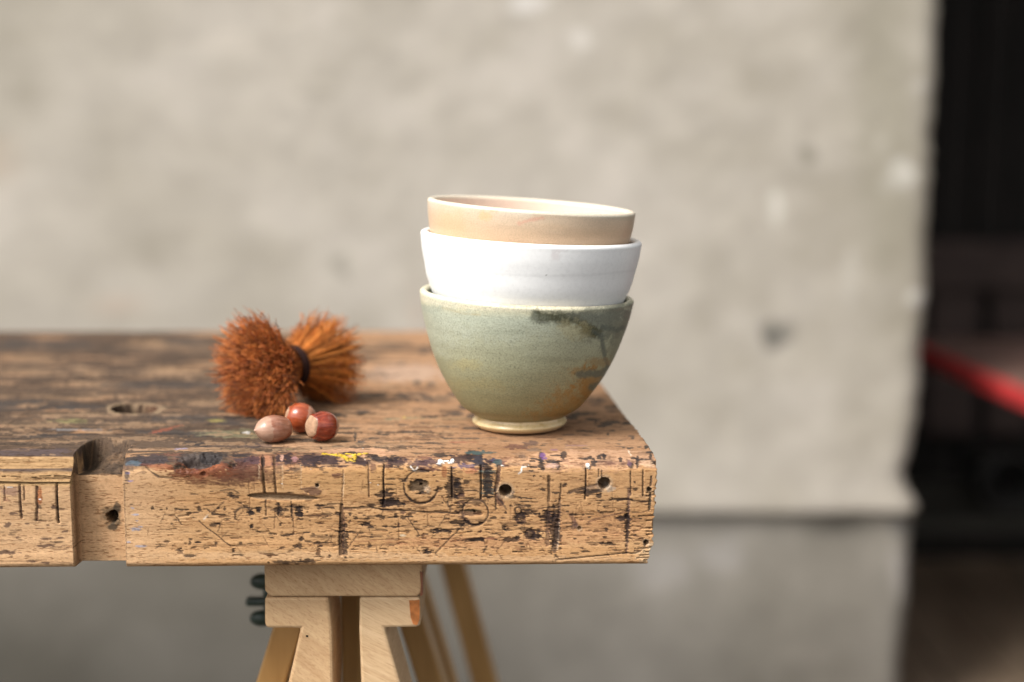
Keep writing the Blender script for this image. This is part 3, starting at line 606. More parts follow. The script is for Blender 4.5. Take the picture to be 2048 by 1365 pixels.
blot('C', 240, 1005, 30, 12, (0.55, 0.48, 0.36), .7, .7); blot('C', 950, 330, 50, 25, (0.42, 0.16, 0.09), .5, .9)
line('C', [(330, 130), (560, 135), (820, 132)], 4, DK, .5); blot('C', 50, 82, 30, 6, DK, .8); blot('C', 825, 97, 25, 5, DK, .7); blot('C', 430, 140, 20, 5, DK, .6)
# ---- tile D
for (x, y, rx, ry) in [(225, 190, 22, 50), (220, 260, 26, 60), (340, 222, 85, 20), (400, 280, 20, 24), (375, 240, 40, 20), (460, 155, 30, 30), (390, 158, 50, 8), (690, 190, 90, 10), (742, 170, 22, 11), (775, 245, 26, 32), (855, 155, 42, 12), (830, 185, 22, 20), (885, 180, 16, 26),
                       (1055, 205, 16, 20), (1190, 185, 24, 16), (1232, 230, 15, 60), (1275, 200, 45, 10), (1165, 265, 30, 28), (1340, 200, 50, 8), (1400, 235, 34, 28), (1360, 130, 40, 12), (1370, 165, 12, 30), (105, 283, 75, 12), (145, 195, 34, 10), (130, 220, 30, 10), (120, 325, 18, 7),
                       (235, 522, 26, 16), (365, 555, 50, 10), (470, 475, 24, 16), (150, 382, 12, 7), (110, 620, 50, 8), (20, 610, 40, 8), (60, 650, 60, 6), (480, 690, 50, 7), (350, 712, 80, 7), (500, 752, 12, 7), (730, 815, 16, 8), (825, 748, 10, 8), (905, 700, 30, 8), (860, 640, 50, 8), (830, 590, 24, 24),
                       (1205, 450, 12, 12), (1210, 520, 20, 12), (1120, 625, 45, 14), (1195, 805, 20, 6), (1275, 825, 16, 8), (910, 945, 16, 16), (895, 1022, 18, 10), (1210, 1000, 14, 8), (715, 1025, 16, 7), (870, 1090, 30, 10), (580, 1040, 20, 8), (690, 1175, 45, 8), (590, 1190, 40, 6), (335, 1165, 50, 8), (30, 1125, 30, 8), (10, 1090, 30, 10),
                       (255, 965, 60, 8), (180, 780, 40, 8), (140, 748, 55, 6), (90, 700, 30, 18), (205, 790, 14, 20), (1325, 70, 20, 16), (1140, 80, 50, 8)]:
    blot('D', x, y, rx, ry, SL if y < 340 else DK, .85, .85, .0001)
blot('D', 340, 265, 60, 25, (0.46, 0.31, 0.26), .7, .5); blot('D', 1330, 250, 60, 40, (0.52, 0.36, 0.24), .6, .8); blot('D', 240, 165, 24, 28, VI, .85, .7); blot('D', 270, 185, 18, 12, VI, .8, .6); blot('D', 585, 55, 95, 7, VI, .55, .9); blot('D', 360, 100, 40, 10, VI, .4, .9); blot('D', 1150, 240, 20, 30, (0.14, 0.08, 0.11), .7, .8)
blot('D', 710, 275, 17, 24, WH, .98, .5, -0.0008, gloss=.5); blot('D', 720, 295, 12, 14, WH, .95, .5, -0.0005); line('D', [(1135, 105), (1165, 152)], 2.5, (0.7, 0.62, 0.52), .8); line('D', [(60, 285), (20, 288), (12, 330), (-10, 352)], 3, WH, .9); blot('D', 88, 272, 7, 5, WH, .9)
line('D', [(298, 380), (298, 520), (296, 650)], 4, DK, .85, .0007, .3); line('D', [(314, 380), (312, 650)], 3, DK, .7, .0005, .3); line('D', [(296, 650), (290, 760)], 4, DK, .6)
line('D', [(300, 740), (295, 860), (290, 1100)], 20, (0.10, 0.055, 0.042), .65, .0003, 1.2); blot('D', 320, 810, 70, 50, (0.12, 0.06, 0.045), .65, .9); line('D', [(430, 465), (428, 560), (415, 640)], 6, DK, .8, .0004); line('D', [(415, 640), (415, 760), (400, 860)], 12, (0.09, 0.055, 0.045), .75, .0004, 1); line('D', [(398, 860), (380, 1000), (362, 1160)], 24, (0.13, 0.085, 0.065), .72, .0004, 1)
line('D', [(412, 880), (402, 1060), (394, 1150)], 4, (0.60, 0.46, 0.34), .7, .0002, .4)
line('D', [(695, 300), (692, 450), (685, 620)], 5, DK, .92, .0010, .25); line('D', [(828, 310), (826, 385)], 3, DK, .85, .0004, .3); line('D', [(858, 322), (860, 400)], 3, DK, .8, .0004, .3)
line('D', [(520, 550), (620, 520), (700, 498), (810, 475)], 12, (0.085, 0.055, 0.045), .8, .0003, 1.2); blot('D', 760, 525, 90, 28, (0.17, 0.12, 0.09), .6, .9); line('D', [(500, 560), (580, 545)], 8, DK, .6); blot('D', 940, 510, 40, 30, (0.38, 0.32, 0.26), .6, .8)
line('D', [(1163, 330), (1163, 580)], 4, DK, .8, .0005, .3); line('D', [(1145, 520), (1140, 800), (1125, 1000), (1118, 1185)], 11, (0.11, 0.065, 0.065), .7, .0003, 1.1); line('D', [(1293, 320), (1290, 590)], 5, DK, .8, .0006, .3); line('D', [(1382, 390), (1374, 480)], 9, (0.06, 0.045, 0.04), .85, .0005, .4); line('D', [(1372, 570), (1360, 730)], 10, (0.045, 0.045, 0.04), .9, .0008, .4)
line('D', [(1020, 632), (1120, 625), (1180, 640), (1345, 642)], 4, DK, .75); line('D', [(450, 932), (520, 915), (580, 900)], 5, DK, .8); line('D', [(720, 865), (800, 830), (930, 800), (1110, 752)], 5, (0.11, 0.055, 0.04), .75); line('D', [(530, 795), (560, 830), (590, 915)], 17, (0.14, 0.07, 0.05), .75); blot('D', 570, 905, 30, 40, (0.10, 0.06, 0.05), .6)
hole('D', 625, 930, 22, 0.0015, True, .5); hole('D', 1357, 524, 26, 0.008); hole('D', 1325, 1080, 28, 0.010)
line('D', [(1140, 850), (1290, 840)], 30, (0.0, 0, 0), 0); blot('D', 1080, 815, 60, 26, (0.13, 0.075, 0.06), .6, .9)
line('D', [(700, 1080), (880, 1085)], 4, DK, .7); line('D', [(380, 1265), (600, 1240), (940, 1208), (1120, 1186), (1180, 1196), (1240, 1188), (1275, 1160)], 4, DK, .85, .0004, .4)
for (y, x0_) in [(1140, 1240), (1180, 1330), (1212, 1260), (1240, 1230), (1262, 1300), (1000, 1340), (965, 1330), (930, 1370), (800, 1250), (560, 1380), (590, 1390), (850, 1370)]:
    line('D', [(x0_, y + 4), (1330, y), (1420, y - rr.uniform(0, 14))], 3.5, (0.16, 0.10, 0.06), .7, .0009, .5)
blot('D', 1340, 1215, 90, 70, (0.62, 0.45, 0.28), .5, .9); blot('D', 1385, 1115, 40, 25, (0.5, 0.40, 0.28), .6, .7)
ring('D', -18, 745, 36, 0, TAU, 6); ring('D', 5, 830, 40, 0, TAU, 14, (0.07, 0.035, 0.028)); blot('D', 30, 700, 40, 22, (0.08, 0.05, 0.035), .7); ring('D', 108, 992, 42, 0, TAU, 14, (0.07, 0.035, 0.028)); blot('D', 180, 1010, 50, 25, DK, .7); blot('D', 60, 930, 60, 14, DK, .7); blot('D', 20, 870, 40, 20, DK, .6)
blot('D', 120, 35, 75, 24, (0.10, 0.065, 0.055), .8); blot('D', 150, 98, 70, 16, (0.13, 0.10, 0.08), .6); blot('D', 5, 150, 60, 20, (0.05, 0.04, 0.04), .3)
for (x, y, rx, ry) in [(905, 975, 12, 22), (975, 965, 8, 30), (1095, 1035, 10, 14), (1110, 1060, 9, 40), (1040, 1035, 12, 8), (1068, 1070, 16, 9), (1055, 1025, 10, 6), (920, 1045, 14, 4), (880, 1062, 16, 4), (770, 990, 16, 6), (780, 1006, 18, 8), (760, 1035, 10, 3), (1245, 1035, 10, 5), (598, 1026, 6, 14), (640, 1012, 8, 3), (560, 1020, 5, 9), (1255, 1060, 5, 30), (1178, 985, 20, 5), (1235, 1000, 14, 3), (1215, 1088, 8, 3), (855, 1105, 6, 4), (945, 1080, 22, 3), (1020, 1080, 18, 4), (1150, 1030, 14, 2), (690, 1080, 5, 30), (700, 1065, 18, 2), (730, 1050, 14, 2)]:
    blot('P', x, y, rx, ry, DK, .82, 1.0, .0003)
# ---- tile E, left part
blot('E', 330, 215, 420, 42, (0.075, 0.055, 0.055), .85, .8); blot('E', 120, 300, 110, 12, DK, .85, .6); blot('E', 100, 350, 300, 18, (0.22, 0.13, 0.065), .5); line('E', [(0, 350), (250, 358), (500, 340), (690, 345)], 5, (0.08, 0.05, 0.03), .7, .0009); line('E', [(230, 400), (480, 385), (700, 380)], 4, (0.12, 0.07, 0.04), .7, .0007); line('E', [(0, 520), (300, 505), (690, 480)], 4, (0.14, 0.09, 0.05), .6, .0005)
blot('E', 450, 300, 260, 26, (0.52, 0.35, 0.19), .8, .8); blot('E', 300, 450, 420, 50, (0.30, 0.18, 0.085), .55, .9)
line('E', [(340, 245), (450, 270), (600, 272), (700, 250)], 6, DK, .85, .0008)
line('E', [(45, 545), (48, 690)], 5, BR, .8, .0005, .4); line('E', [(192, 545), (200, 760), (212, 860)], 8, (0.06, 0.035, 0.03), .9, .0010, .4); line('E', [(232, 545), (240, 685)], 5, (0.09, 0.05, 0.035), .85, .0006, .4); line('E', [(362, 560), (362, 760), (358, 880)], 10, (0.07, 0.035, 0.028), .88, .0009, .5); blot('E', 388, 650, 22, 75, (0.30, 0.10, 0.035), .8, .6); blot('E', 380, 750, 26, 20, PU, .7)
line('E', [(552, 530), (556, 720), (570, 905)], 8, (0.025, 0.018, 0.018), .95, .0016, .25); blot('E', 100, 600, 70, 45, (0.16, 0.09, 0.08), .6, .8); blot('E', 60, 680, 30, 20, (0.25, 0.12, 0.08), .5)
for (x, y, rx, ry) in [(75, 930, 25, 20), (270, 915, 26, 5), (630, 990, 20, 10), (440, 1130, 60, 14), (460, 1065, 50, 10), (60, 1195, 90, 18), (300, 1280, 50, 9), (450, 1295, 40, 6), (595, 1055, 28, 10), (620, 1130, 24, 8), (320, 812, 60, 7), (465, 930, 14, 8), (185, 1050, 24, 6), (10, 760, 14, 16), (130, 815, 30, 10), (520, 750, 24, 16), (400, 960, 50, 4)]:
    blot('E', x, y, rx, ry, (0.07, 0.04, 0.035), .8, .9)
for (x, y, rx) in [(30, 290, 34), (240, 522, 14), (95, 560, 26), (335, 470, 12), (55, 548, 16), (390, 680, 8)]: blot('E', x, y, rx, 5, WH, .85, .6, gloss=.9)
line('E', [(0, 1285), (380, 1280), (720, 1300)], 3, BR, .4)
# ---- top surface marks, tiles F and G and the far left
blot('F', 820, 520, 420, 85, (0.40, 0.29, 0.22), .7, .8)
for (x, y, rx, ry) in [(470, 740, 170, 24), (800, 738, 45, 28), (950, 720, 120, 14), (1120, 775, 150, 28), (1290, 720, 60, 20), (700, 240, 200, 25), (1050, 285, 90, 30), (380, 410, 40, 20), (1400, 850, 50, 20), (1480, 930, 45, 22), (700, 400, 250, 10), (950, 610, 40, 22), (1080, 628, 40, 18), (1320, 915, 80, 14),
                       (815, 1022, 50, 10), (1210, 1038, 100, 11), (1470, 1056, 85, 10), (640, 1112, 48, 11), (870, 1088, 60, 14), (650, 1088, 120, 4), (1060, 1140, 120, 5), (1000, 1165, 80, 8), (510, 1148, 50, 9), (390, 1198, 36, 22), (345, 1130, 14, 40), (420, 1240, 15, 8), (180, 1225, 70, 7), (640, 1245, 20, 6), (1350, 1262, 25, 6),
                       (1300, 1150, 90, 7), (1480, 1152, 70, 7), (250, 1100, 100, 5), (740, 1175, 30, 4), (960, 1115, 50, 5), (1080, 940, 50, 10), (250, 1180, 60, 8), (1150, 1255, 30, 4), (940, 1300, 30, 5), (100, 1030, 60, 10), (400, 900, 60, 14), (160, 930, 80, 16)]:
    blot('F', x, y, rx, ry, (0.05, 0.045, 0.04), .78, .75, .0002)
blot('F', 300, 1018, 90, 6, (0.14, 0.11, 0.08), .7); blot('F', 700, 962, 85, 9, (0.16, 0.19, 0.12), .75); blot('F', 900, 955, 90, 8, (0.16, 0.17, 0.10), .6); blot('F', 1350, 1190, 160, 9, (0.28, 0.11, 0.07), .6); blot('F', 1300, 960, 200, 14, (0.22, 0.17, 0.10), .4); blot('F', 820, 950, 14, 8, (0.5, 0.36, 0.1), .6)
for (x, y, rx, ry) in [(1080, 640, 220, 26), (1330, 655, 60, 16), (950, 690, 110, 22), (720, 770, 170, 14), (650, 510, 160, 30), (800, 595, 90, 22), (500, 560, 90, 30), (1100, 410, 110, 20), (900, 310, 120, 24), (1290, 590, 50, 10), (1090, 765, 60, 12), (1030, 820, 14, 22), (1410, 885, 24, 16), (1190, 962, 30, 6), (1340, 1024, 70, 7), (1510, 1010, 40, 8), (1615, 1010, 18, 16), (720, 835, 60, 7), (40, 990, 40, 8), (670, 1025, 60, 5), (60, 965, 60, 5)]:
    blot('G', x, y, rx, ry, (0.045, 0.042, 0.036), .8, .75, .0002)
for (x, y, rx, ry) in [(268, 850, 60, 5), (70, 850, 60, 6), (170, 830, 60, 5), (60, 745, 70, 6), (180, 745, 30, 6), (330, 745, 50, 8), (360, 745, 40, 7), (200, 770, 60, 5), (430, 806, 60, 7), (150, 795, 90, 4), (60, 720, 50, 8), (480, 900, 120, 4), (100, 885, 50, 3), (130, 912, 60, 3), (290, 878, 50, 4), (450, 888, 60, 3), (700, 890, 90, 5), (540, 898, 80, 3), (330, 690, 60, 8)]:
    blot('P', x, y, rx, ry, (0.27, 0.175, 0.105), .55, 1.3)
for (x, y, rx, ry) in [(370, 683, 38, 9), (330, 770, 100, 6), (60, 690, 110, 9), (450, 770, 60, 8), (200, 815, 60, 4), (380, 838, 70, 7), (60, 810, 90, 9), (420, 868, 50, 7), (330, 865, 50, 4), (100, 870, 60, 5), (460, 845, 30, 6)]:
    blot('P', x, y, rx, ry, (0.05, 0.043, 0.04), .75, .8)
blot('P', 430, 842, 16, 2.5, (0.34, 0.29, 0.09), .6, 1.1); blot('P', 328, 860, 22, 3, (0.26, 0.08, 0.045), .65, 1.1, ang=-.25); blot('P', 140, 842, 30, 4, (0.25, 0.23, 0.10), .6); blot('P', 150, 860, 50, 2.0, (0.22, 0.23, 0.25), .5, 1.2); blot('P', 360, 898, 12, 2, (0.3, 0.28, 0.42), .7); blot('P', 470, 868, 60, 8, (0.20, 0.19, 0.11), .5); blot('P', 494, 865, 6, 2, WH, .8)
for i in range(220):
    x, y = rr.uniform(700, 1290), rr.uniform(780, 895)
    blot('P', x, y, rr.uniform(2, 13), rr.uniform(0.4, 1.3), rr.choice([(0.06, 0.05, 0.045), (0.14, 0.085, 0.055)]), rr.uniform(.3, .75), .9)
for i in range(700):
    y = 662 + 240 * rr.random() ** 0.8; x = rr.uniform(0, 900) if rr.random() < .75 else rr.uniform(0, 1250); f_ = (y - 600) / 300
    blot('P', x, y, rr.uniform(3, 34), rr.uniform(.5, 2.6), rr.choice([(0.025, 0.019, 0.016), (0.04, 0.03, 0.024), (0.20, 0.125, 0.075), (0.28, 0.185, 0.115)]) if x < 800 else rr.choice([(0.05, 0.035, 0.028), (0.30, 0.19, 0.11), (0.17, 0.09, 0.05)]), rr.uniform(.25, .7), 1.3, .0001)
for i in range(60):
    x, y = rr.uniform(0, 900), rr.uniform(800, 900); L_ = rr.uniform(30, 160)
    line('P', [(x, y), (x + L_, y + rr.uniform(-1, 1))], 0.05, (0.02, 0.015, 0.012), rr.uniform(.3, .8), .0004, .5)
# gouge in the arris
ii = pick(340, 890, 460, 960)
d = np.sqrt(((PXf[ii] - 398) / 46) ** 2 + ((PYf[ii] - (927 - 0.10 * (PXf[ii] - 398))) / 19) ** 2) + (fbm(PXf[ii] / 12, PYf[ii] / 8, 5, 3) - .5) * .7
kk = sstep(1.0, 0.35, d); Df[ii] += kk * 0.0048
for (x, y, r_) in [(408, 949, 7), (465, 932, 8)]:
    ii = pick(x - 20, y - 14, x + 20, y + 14); d = np.hypot((PXf[ii] - x) / 1.3, PYf[ii] - y); Df[ii] += sstep(r_, 2, d) * 0.0018
# dog hole in the top
ii = pick(200, 795, 340, 845); d = np.sqrt(((PXf[ii] - 268) / 44) ** 2 + ((PYf[ii] - 818) / 9.2) ** 2)
kk = sstep(1.04, 0.93, d); Df[ii] += kk * 0.05
put(ii, .6 * sstep(1.5, 1.1, d + (vn(PXf[ii] / 12, PYf[ii] / 3, 2) - .5) * .8) * (d > 1.0), (0.33, 0.24, 0.15))
put(ii, sstep(1.14, 1.06, d) * .93, (0.030, 0.018, 0.012)); kx = sstep(.1, .8, (PXf[ii] - 268) / 44); put(ii, sstep(1.14, 1.06, d) * kx * .6, (0.085, 0.036, 0.02))

D = Df.reshape(PX.shape); COL = Cf.reshape(PX.shape + (3,)); GL = Gf.reshape(PX.shape)
YL2 = YL - NYg * D; ZL2 = ZL - NZg * D
# left of the notch the arris is split away to a rough chamfer
def xl_of(px, py): p = at(px, py, FRONT); return p.x
nL, nR = xl_of(149, 1040), xl_of(251, 1040)
cham = sstep(nL + 0.0004, nL - 0.0002, XL)
nz1 = (fbm(XL * 18, YL * 10, 7, 4) - .5)
zc = -0.0142 + 0.95 * (YL2) + nz1 * 0.0022 + 0.0012 * np.floor(4 * fbm(XL * 6, YL2 * 220 + ZL * 220, 9, 2))
zc = np.minimum(zc, 0)
isfront = (YL < 0.03) & (ZL > -TH + 0.001)
cut = np.minimum(ZL2, zc)
ZL2 = np.where((cham > 0.5) & isfront & (NZg > 0.02) , cut, ZL2)
ff = (cham > 0.5) & isfront & (NZg <= 0.02) & (ZL2 > -0.0142)
YL2 = np.where(ff, YL2 + np.clip((ZL2 + 0.0142) / 0.95, 0, 1), YL2)
# the notch itself: recessed 13 mm, a ragged ledge, and a scooped back wall
inn = sstep(nL - 0.0001, nL + 0.0004, XL) * sstep(nR + 0.0002, nR - 0.0003, XL)
XN = XL + 0.20 * np.clip(YL - 0.006, 0, 1)
u = np.clip((XN - nL) / (nR - nL), 0, 1)
inn_top = sstep(nL - .0002, nL + 0.0010, XN) * sstep(nR + 0.0004 + 0.003 * sstep(0.01, 0.04, YL), nR - 0.0008, XN)
back = 0.046 * np.clip(1 - (1 - u) ** 6, 0, 1) ** 0.6 - 0.006 * sstep(0.8, 1.0, u) + (fbm(XL * 330, YL * 30, 77, 3) - .5) * 0.005
rec = 0.0132
Xjag = (fbm(YL * 420 + ZL * 300, XL * 0 + 4, 55, 3) - .5) * 0.0018
led = -0.0112 - 0.0015 * fbm(XL * 60, YL * 60, 5) - 0.10 * (YL - rec)
scoop = np.clip(sstep(-0.003, 0.004, back - YL), 0, 1)
slope = sstep(0.22, 0.80, u) * np.clip((YL - 0.020) / 0.026, 0, 1) * 0.0105 + sstep(.2, .6, u) * (fbm(XL * 260, YL * 200, 91, 3) - .5) * .003
depthz = (led + slope)
top_in = inn_top * scoop * (NZg > 0.02) * (ZL > -TH + 0.001)
ZL2 = ZL2 * (1 - top_in) + np.minimum(depthz, ZL2) * top_in
mfr = inn * isfront * (YL < rec)
YL2 = YL2 + mfr * np.clip(rec - np.minimum(YL2, rec), 0, None) * 1.0
ZL2 = np.where((mfr > 0.5) & (ZL2 > -0.0118), -0.0118 + (fbm(XL * 60, ZL * 90, 5) - .5) * 0.001, ZL2)
bott = inn * ((ZL <= -TH + 0.0021) & (YL < rec))
YL2 = YL2 + bott * np.clip(rec - YL2, 0, None)
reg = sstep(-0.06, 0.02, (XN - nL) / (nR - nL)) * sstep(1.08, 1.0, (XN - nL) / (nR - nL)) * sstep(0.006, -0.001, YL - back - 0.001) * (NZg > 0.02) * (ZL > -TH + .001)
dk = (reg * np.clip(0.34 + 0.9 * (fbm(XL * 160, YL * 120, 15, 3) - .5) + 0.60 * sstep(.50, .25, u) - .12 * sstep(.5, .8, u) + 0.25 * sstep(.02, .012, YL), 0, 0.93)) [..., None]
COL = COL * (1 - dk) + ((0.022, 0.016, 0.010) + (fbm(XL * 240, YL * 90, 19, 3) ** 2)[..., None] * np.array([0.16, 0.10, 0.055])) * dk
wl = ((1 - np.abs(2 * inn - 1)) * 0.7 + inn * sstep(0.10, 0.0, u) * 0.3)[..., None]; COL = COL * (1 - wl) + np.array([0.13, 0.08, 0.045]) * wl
# hole in the notch
hx, hy = 212, 1048; 
d = np.hypot(PX - hx, (PY - hy - 0.0)) + (vn(PX / 5, PY / 5, 3) - .5) * 5
k_ = sstep(13, 10, d) * isfront; YL2 = YL2 + k_ * 0.012
def soft(cx_, cy_, rx_, ry_, c_, a_):
    global COL
    d = np.sqrt(((PX - cx_) / rx_) ** 2 + ((PY - cy_) / ry_) ** 2) + (fbm(PX / 9, PY / 7, 6, 3) - .5) * .9
    k = (a_ * sstep(1.2, .7, d) * isfront)[..., None]; COL = COL * (1 - k) + np.array(c_) * k
soft(212, 1045, 22, 20, (0.09, 0.065, 0.04), .8); soft(222, 1028, 8, 14, (0.05, 0.04, 0.03), .8); soft(213, 1068, 12, 9, (0.05, 0.045, 0.035), .85); soft(212, 1046, 12, 11, (0.02, 0.015, 0.01), .9)
soft(200, 936, 62, 10, (0.11, 0.065, 0.05), .9)
WX, WY, WZ = loc2w(XL, YL2, ZL2)
PX2, PY2 = to_px(WX, WY, WZ)
chm = (cham > .5) & isfront & (ZL2 > -0.0142) & (ZL2 < -0.0008)
g1 = fbm(XL * 14, PY2 / 3.2, 33, 4); g1b = fbm(XL * 60, PY2 / 1.6, 35, 3)
cc = (1 - g1)[..., None] * np.array([0.16, 0.085, 0.038]) + g1[..., None] * np.array([0.50, 0.33, 0.165])
cc = cc * (0.72 + 0.5 * g1b[..., None])
fl_ = sstep(0.05, -0.05, fbm(XL * 9, PY2 / 9, 39, 3) - .34 - 0.40 * sstep(922, 908, PY2))[..., None]
cc = cc * (1 - .9 * fl_) + np.array([0.045, 0.032, 0.032]) * .9 * fl_
COL = np.where(chm[..., None], cc, COL)
colb = np.dstack([np.clip(COL, 0, 1), np.clip(GL, 0, 1)])
bench = link('workbench_top', grid_me('workbench_top', np.dstack([WX, WY, WZ]), cap0=True, cap1=True, col=colb), mat_bench(), None, False)
bench.data.polygons.foreach_set('use_smooth', [True] * len(bench.data.polygons))
tag(bench, 'thick scarred beech workbench slab with paint stains, drilled holes and a notch', 'workbench')

# ================================================================== TRESTLE
tr = empty('trestle', (at(690, 1300, 0.95).x, 0.95, 0)); tag(tr, 'pale wooden folding trestle holding up the scarred workbench slab', 'trestle')
endg = mat_wood('pale_end_grain', (0.45, 0.275, 0.140), (0.58, 0.390, 0.215), (50, 30, 320), True, 0.65, 0.25, rot=(0, math.radians(38), 0))
endg2 = mat_wood('pale_end_grain_ringed', (0.47, 0.305, 0.165), (0.60, 0.425, 0.250), (18, 20, 420), True, 0.65, 0.25, rot=(0, math.radians(28), 0))
honey = mat_wood('varnished_pine', (0.31, 0.165, 0.052), (0.44, 0.25, 0.088), (60, 60, 6), False, 0.4, 0.4)
zt_ = BENCH_Z - TH - 0.0004
def oz(px, py, Dd): p = at(px, py, Dd); return (p.x, p.z)
HD = 0.750
a, b = oz(529, 1160, HD), oz(845, 1160, HD); zb_ = oz(690, 1194, HD)[1]
prism('head_board', [(a[0], zb_ + .003), (a[0] + .003, zb_), (b[0] - .003, zb_), (b[0], zb_ + .003), (b[0], zt_ - .004), (b[0] - .003, zt_), (a[0] + .003, zt_), (a[0], zt_ - .004)], HD, HD + 0.42, endg, tr, 0.0012)
z2 = zb_ - 0.0006
Lp = [oz(*p, HD) for p in [(529, 1200), (657, 1198), (664, 1262), (666, 1365), (664, 1520), (545, 1520), (577, 1365), (601, 1258), (533, 1258), (529, 1250)]]
Rp = [oz(*p, HD + .001) for p in [(719, 1200), (840, 1198), (842, 1246), (838, 1256), (769, 1257), (800, 1365), (842, 1520), (726, 1520), (722, 1365), (718, 1262)]]
for P_ in (Lp, Rp):
    P_[0] = (P_[0][0], z2); P_[1] = (P_[1][0], z2)
prism('head_rail', Lp, HD + 0.0005, HD + 0.042, endg, tr, 0.0016)
o = prism('head_rail', Rp, HD + 0.0015, HD + 0.042, endg2, tr, 0.0016)
stain = mat_plain('orange_brown_stain', (0.38, 0.13, 0.035), 0.6, 0.5, 160, .3)
sp = [oz(*p, HD) for p in [(818, 1203), (839, 1202), (839, 1240), (834, 1252), (826, 1250), (821, 1236)]]
prism('stain', sp, HD + 0.0008, HD + 0.0016, stain, tr, 0)
sp = [oz(*p, HD) for p in [(839.5, 1142), (845.6, 1146), (845.6, 1190), (840, 1192), (842, 1170)]]
prism('stain', sp, HD - 0.0006, HD + 0.004, mat_plain('red_brown_stain', (0.20, 0.075, 0.035), .5, .3, 160), tr, 0)
kn = [at(614 + 2.6 * math.cos(a), 1273 + 1.8 * math.sin(a), HD) for a in np.linspace(0, TAU, 9)[:-1]]
prism('nail_hole', [(p.x, p.z) for p in kn], HD + 0.0002, HD + 0.0012, dark_s, tr, 0)
def leg_px(p0, p1, w_px, Dd, d_, ztop, mat):
    """slanting board: photo pixels of its left edge at two heights, width, distance; runs down to the ground"""
    a, b = at(*p0, Dd), at(*p1, Dd); wd = at(p0[0] + w_px, p0[1], Dd).x - a.x; s_ = (b.x - a.x) / (b.z - a.z)
    X_ = lambda z: a.x + s_ * (z - a.z)
    return prism('leg', [(X_(ztop), ztop), (X_(ztop) + wd, ztop), (X_(0.002) + wd, 0.002), (X_(0.002), 0.002)], Dd, Dd + d_, mat, tr, 0.0015)
leg_px((545, 1258), (512, 1365), 60, 0.790, 0.030, z2 - 0.004, honey)
leg_px((800, 1258), (834, 1365), 51, 0.865, 0.030, zt_ - 0.0005, honey)
leg_px((815, 1150), (880, 1365), 28, 0.935, 0.024, zt_ - 0.0005, honey)
leg_px((882, 1140), (943, 1365), 50, 1.135, 0.020, zt_ - 0.0005, honey)
leg_px((575, 1258), (545, 1365), 48, 1.12, 0.020, z2 - 0.03, honey)
bev_box('centre_rail', Vector((at(702, 1300, .83).x, 0.93, (z2 + .36) / 2)), (0.0125, 0.20, z2 - .36 - .0008), honey, tr, 0.002)
c0, c1 = at(665, 1300, 0.80), at(682, 1300, .80)
# green metal wing nut and bolt on the left side
grn = mat_plain('green_painted_metal', (0.030, 0.048, 0.036), 0.4, 0.2, 60, .5)
wc = at(536, 1197, 0.86)
wn = bev_box('bolt', wc + Vector((-0.002, 0, -0.002)), (0.024, 0.007, 0.0055), grn, tr, 0.002)
bm = bmesh.new()
for sgn in (1, -1):
    r0 = bmesh.ops.create_uvsphere(bm, u_segments=20, v_segments=12, radius=1)['verts']
    for v in r0: v.co = Vector((v.co.x * 0.0075, v.co.y * 0.004, v.co.z * 0.0052)) + wc + Vector((-0.004 + 0.0005 * sgn, 0, sgn * 0.0120 - .001))
    r1 = bmesh.ops.create_cone(bm, segments=16, radius1=0.004, radius2=0.004, depth=0.012, cap_ends=True)['verts']
    for v in r1: v.co = v.co + wc + Vector((0.001, 0, sgn * 0.005 - .001))
me = bpy.data.meshes.new('wing_nut'); bm.to_mesh(me); bm.free(); link('wing_nut', me, grn, tr, True)

# ================================================================== BOWLS
DB = 0.807
def zof(py): return at(1050, py, DB).z
def rof(px_, py): p = at(1050, py, DB); return px_ * (p.y * ct - (p.z - CAM.z) * st) / FPX
def smooth_prof(pts, n):
    pts = np.array(pts); t_ = np.concatenate([[0], np.cumsum(np.hypot(*np.diff(pts, axis=0).T))])
    ext = np.vstack([2 * pts[0] - pts[1], pts, 2 * pts[-1] - pts[-2]]); res = []
    tt = np.linspace(0, t_[-1], n)
    for q in tt:
        i = min(np.searchsorted(t_, q, 'right') - 1, len(pts) - 2); f = (q - t_[i]) / (t_[i + 1] - t_[i])
        p0, p1, p2, p3 = ext[i], ext[i + 1], ext[i + 2], ext[i + 3]
        res.append(0.5 * (2 * p1 + (p2 - p0) * f + (2 * p0 - 5 * p1 + 4 * p2 - p3) * f * f + (3 * p1 - p0 - 3 * p2 + p3) * f ** 3))
    return np.array(res)
def bowl_profile(outer, thick, zfloor, nin=60, nout=170, rimn=14):
    """outer: (r, z) from bottom to rim"""
    o = smooth_prof(outer, nout); rt_, zt2 = o[-1]; h = thick / 2
    a_ = np.linspace(0, math.pi, rimn)[1:-1]
    rim = np.stack([rt_ - h + h * np.cos(a_), zt2 + h * np.sin(a_) * 0.9], 1)
    inr = o[::-1].copy(); inr[:, 0] -= thick; inr = inr[(inr[:, 1] > zfloor + 0.004) & (inr[:, 0] > 0.01)]
    inr = inr[::3]
    last = inr[-1]
    f = np.linspace(0, 1, 10)[1:]
    flo = np.stack([last[0] * (1 - f) + 0.0003, last[1] - (last[1] - zfloor) * np.sin(f * math.pi / 2)], 1)
    return np.vstack([o, rim, inr, flo])
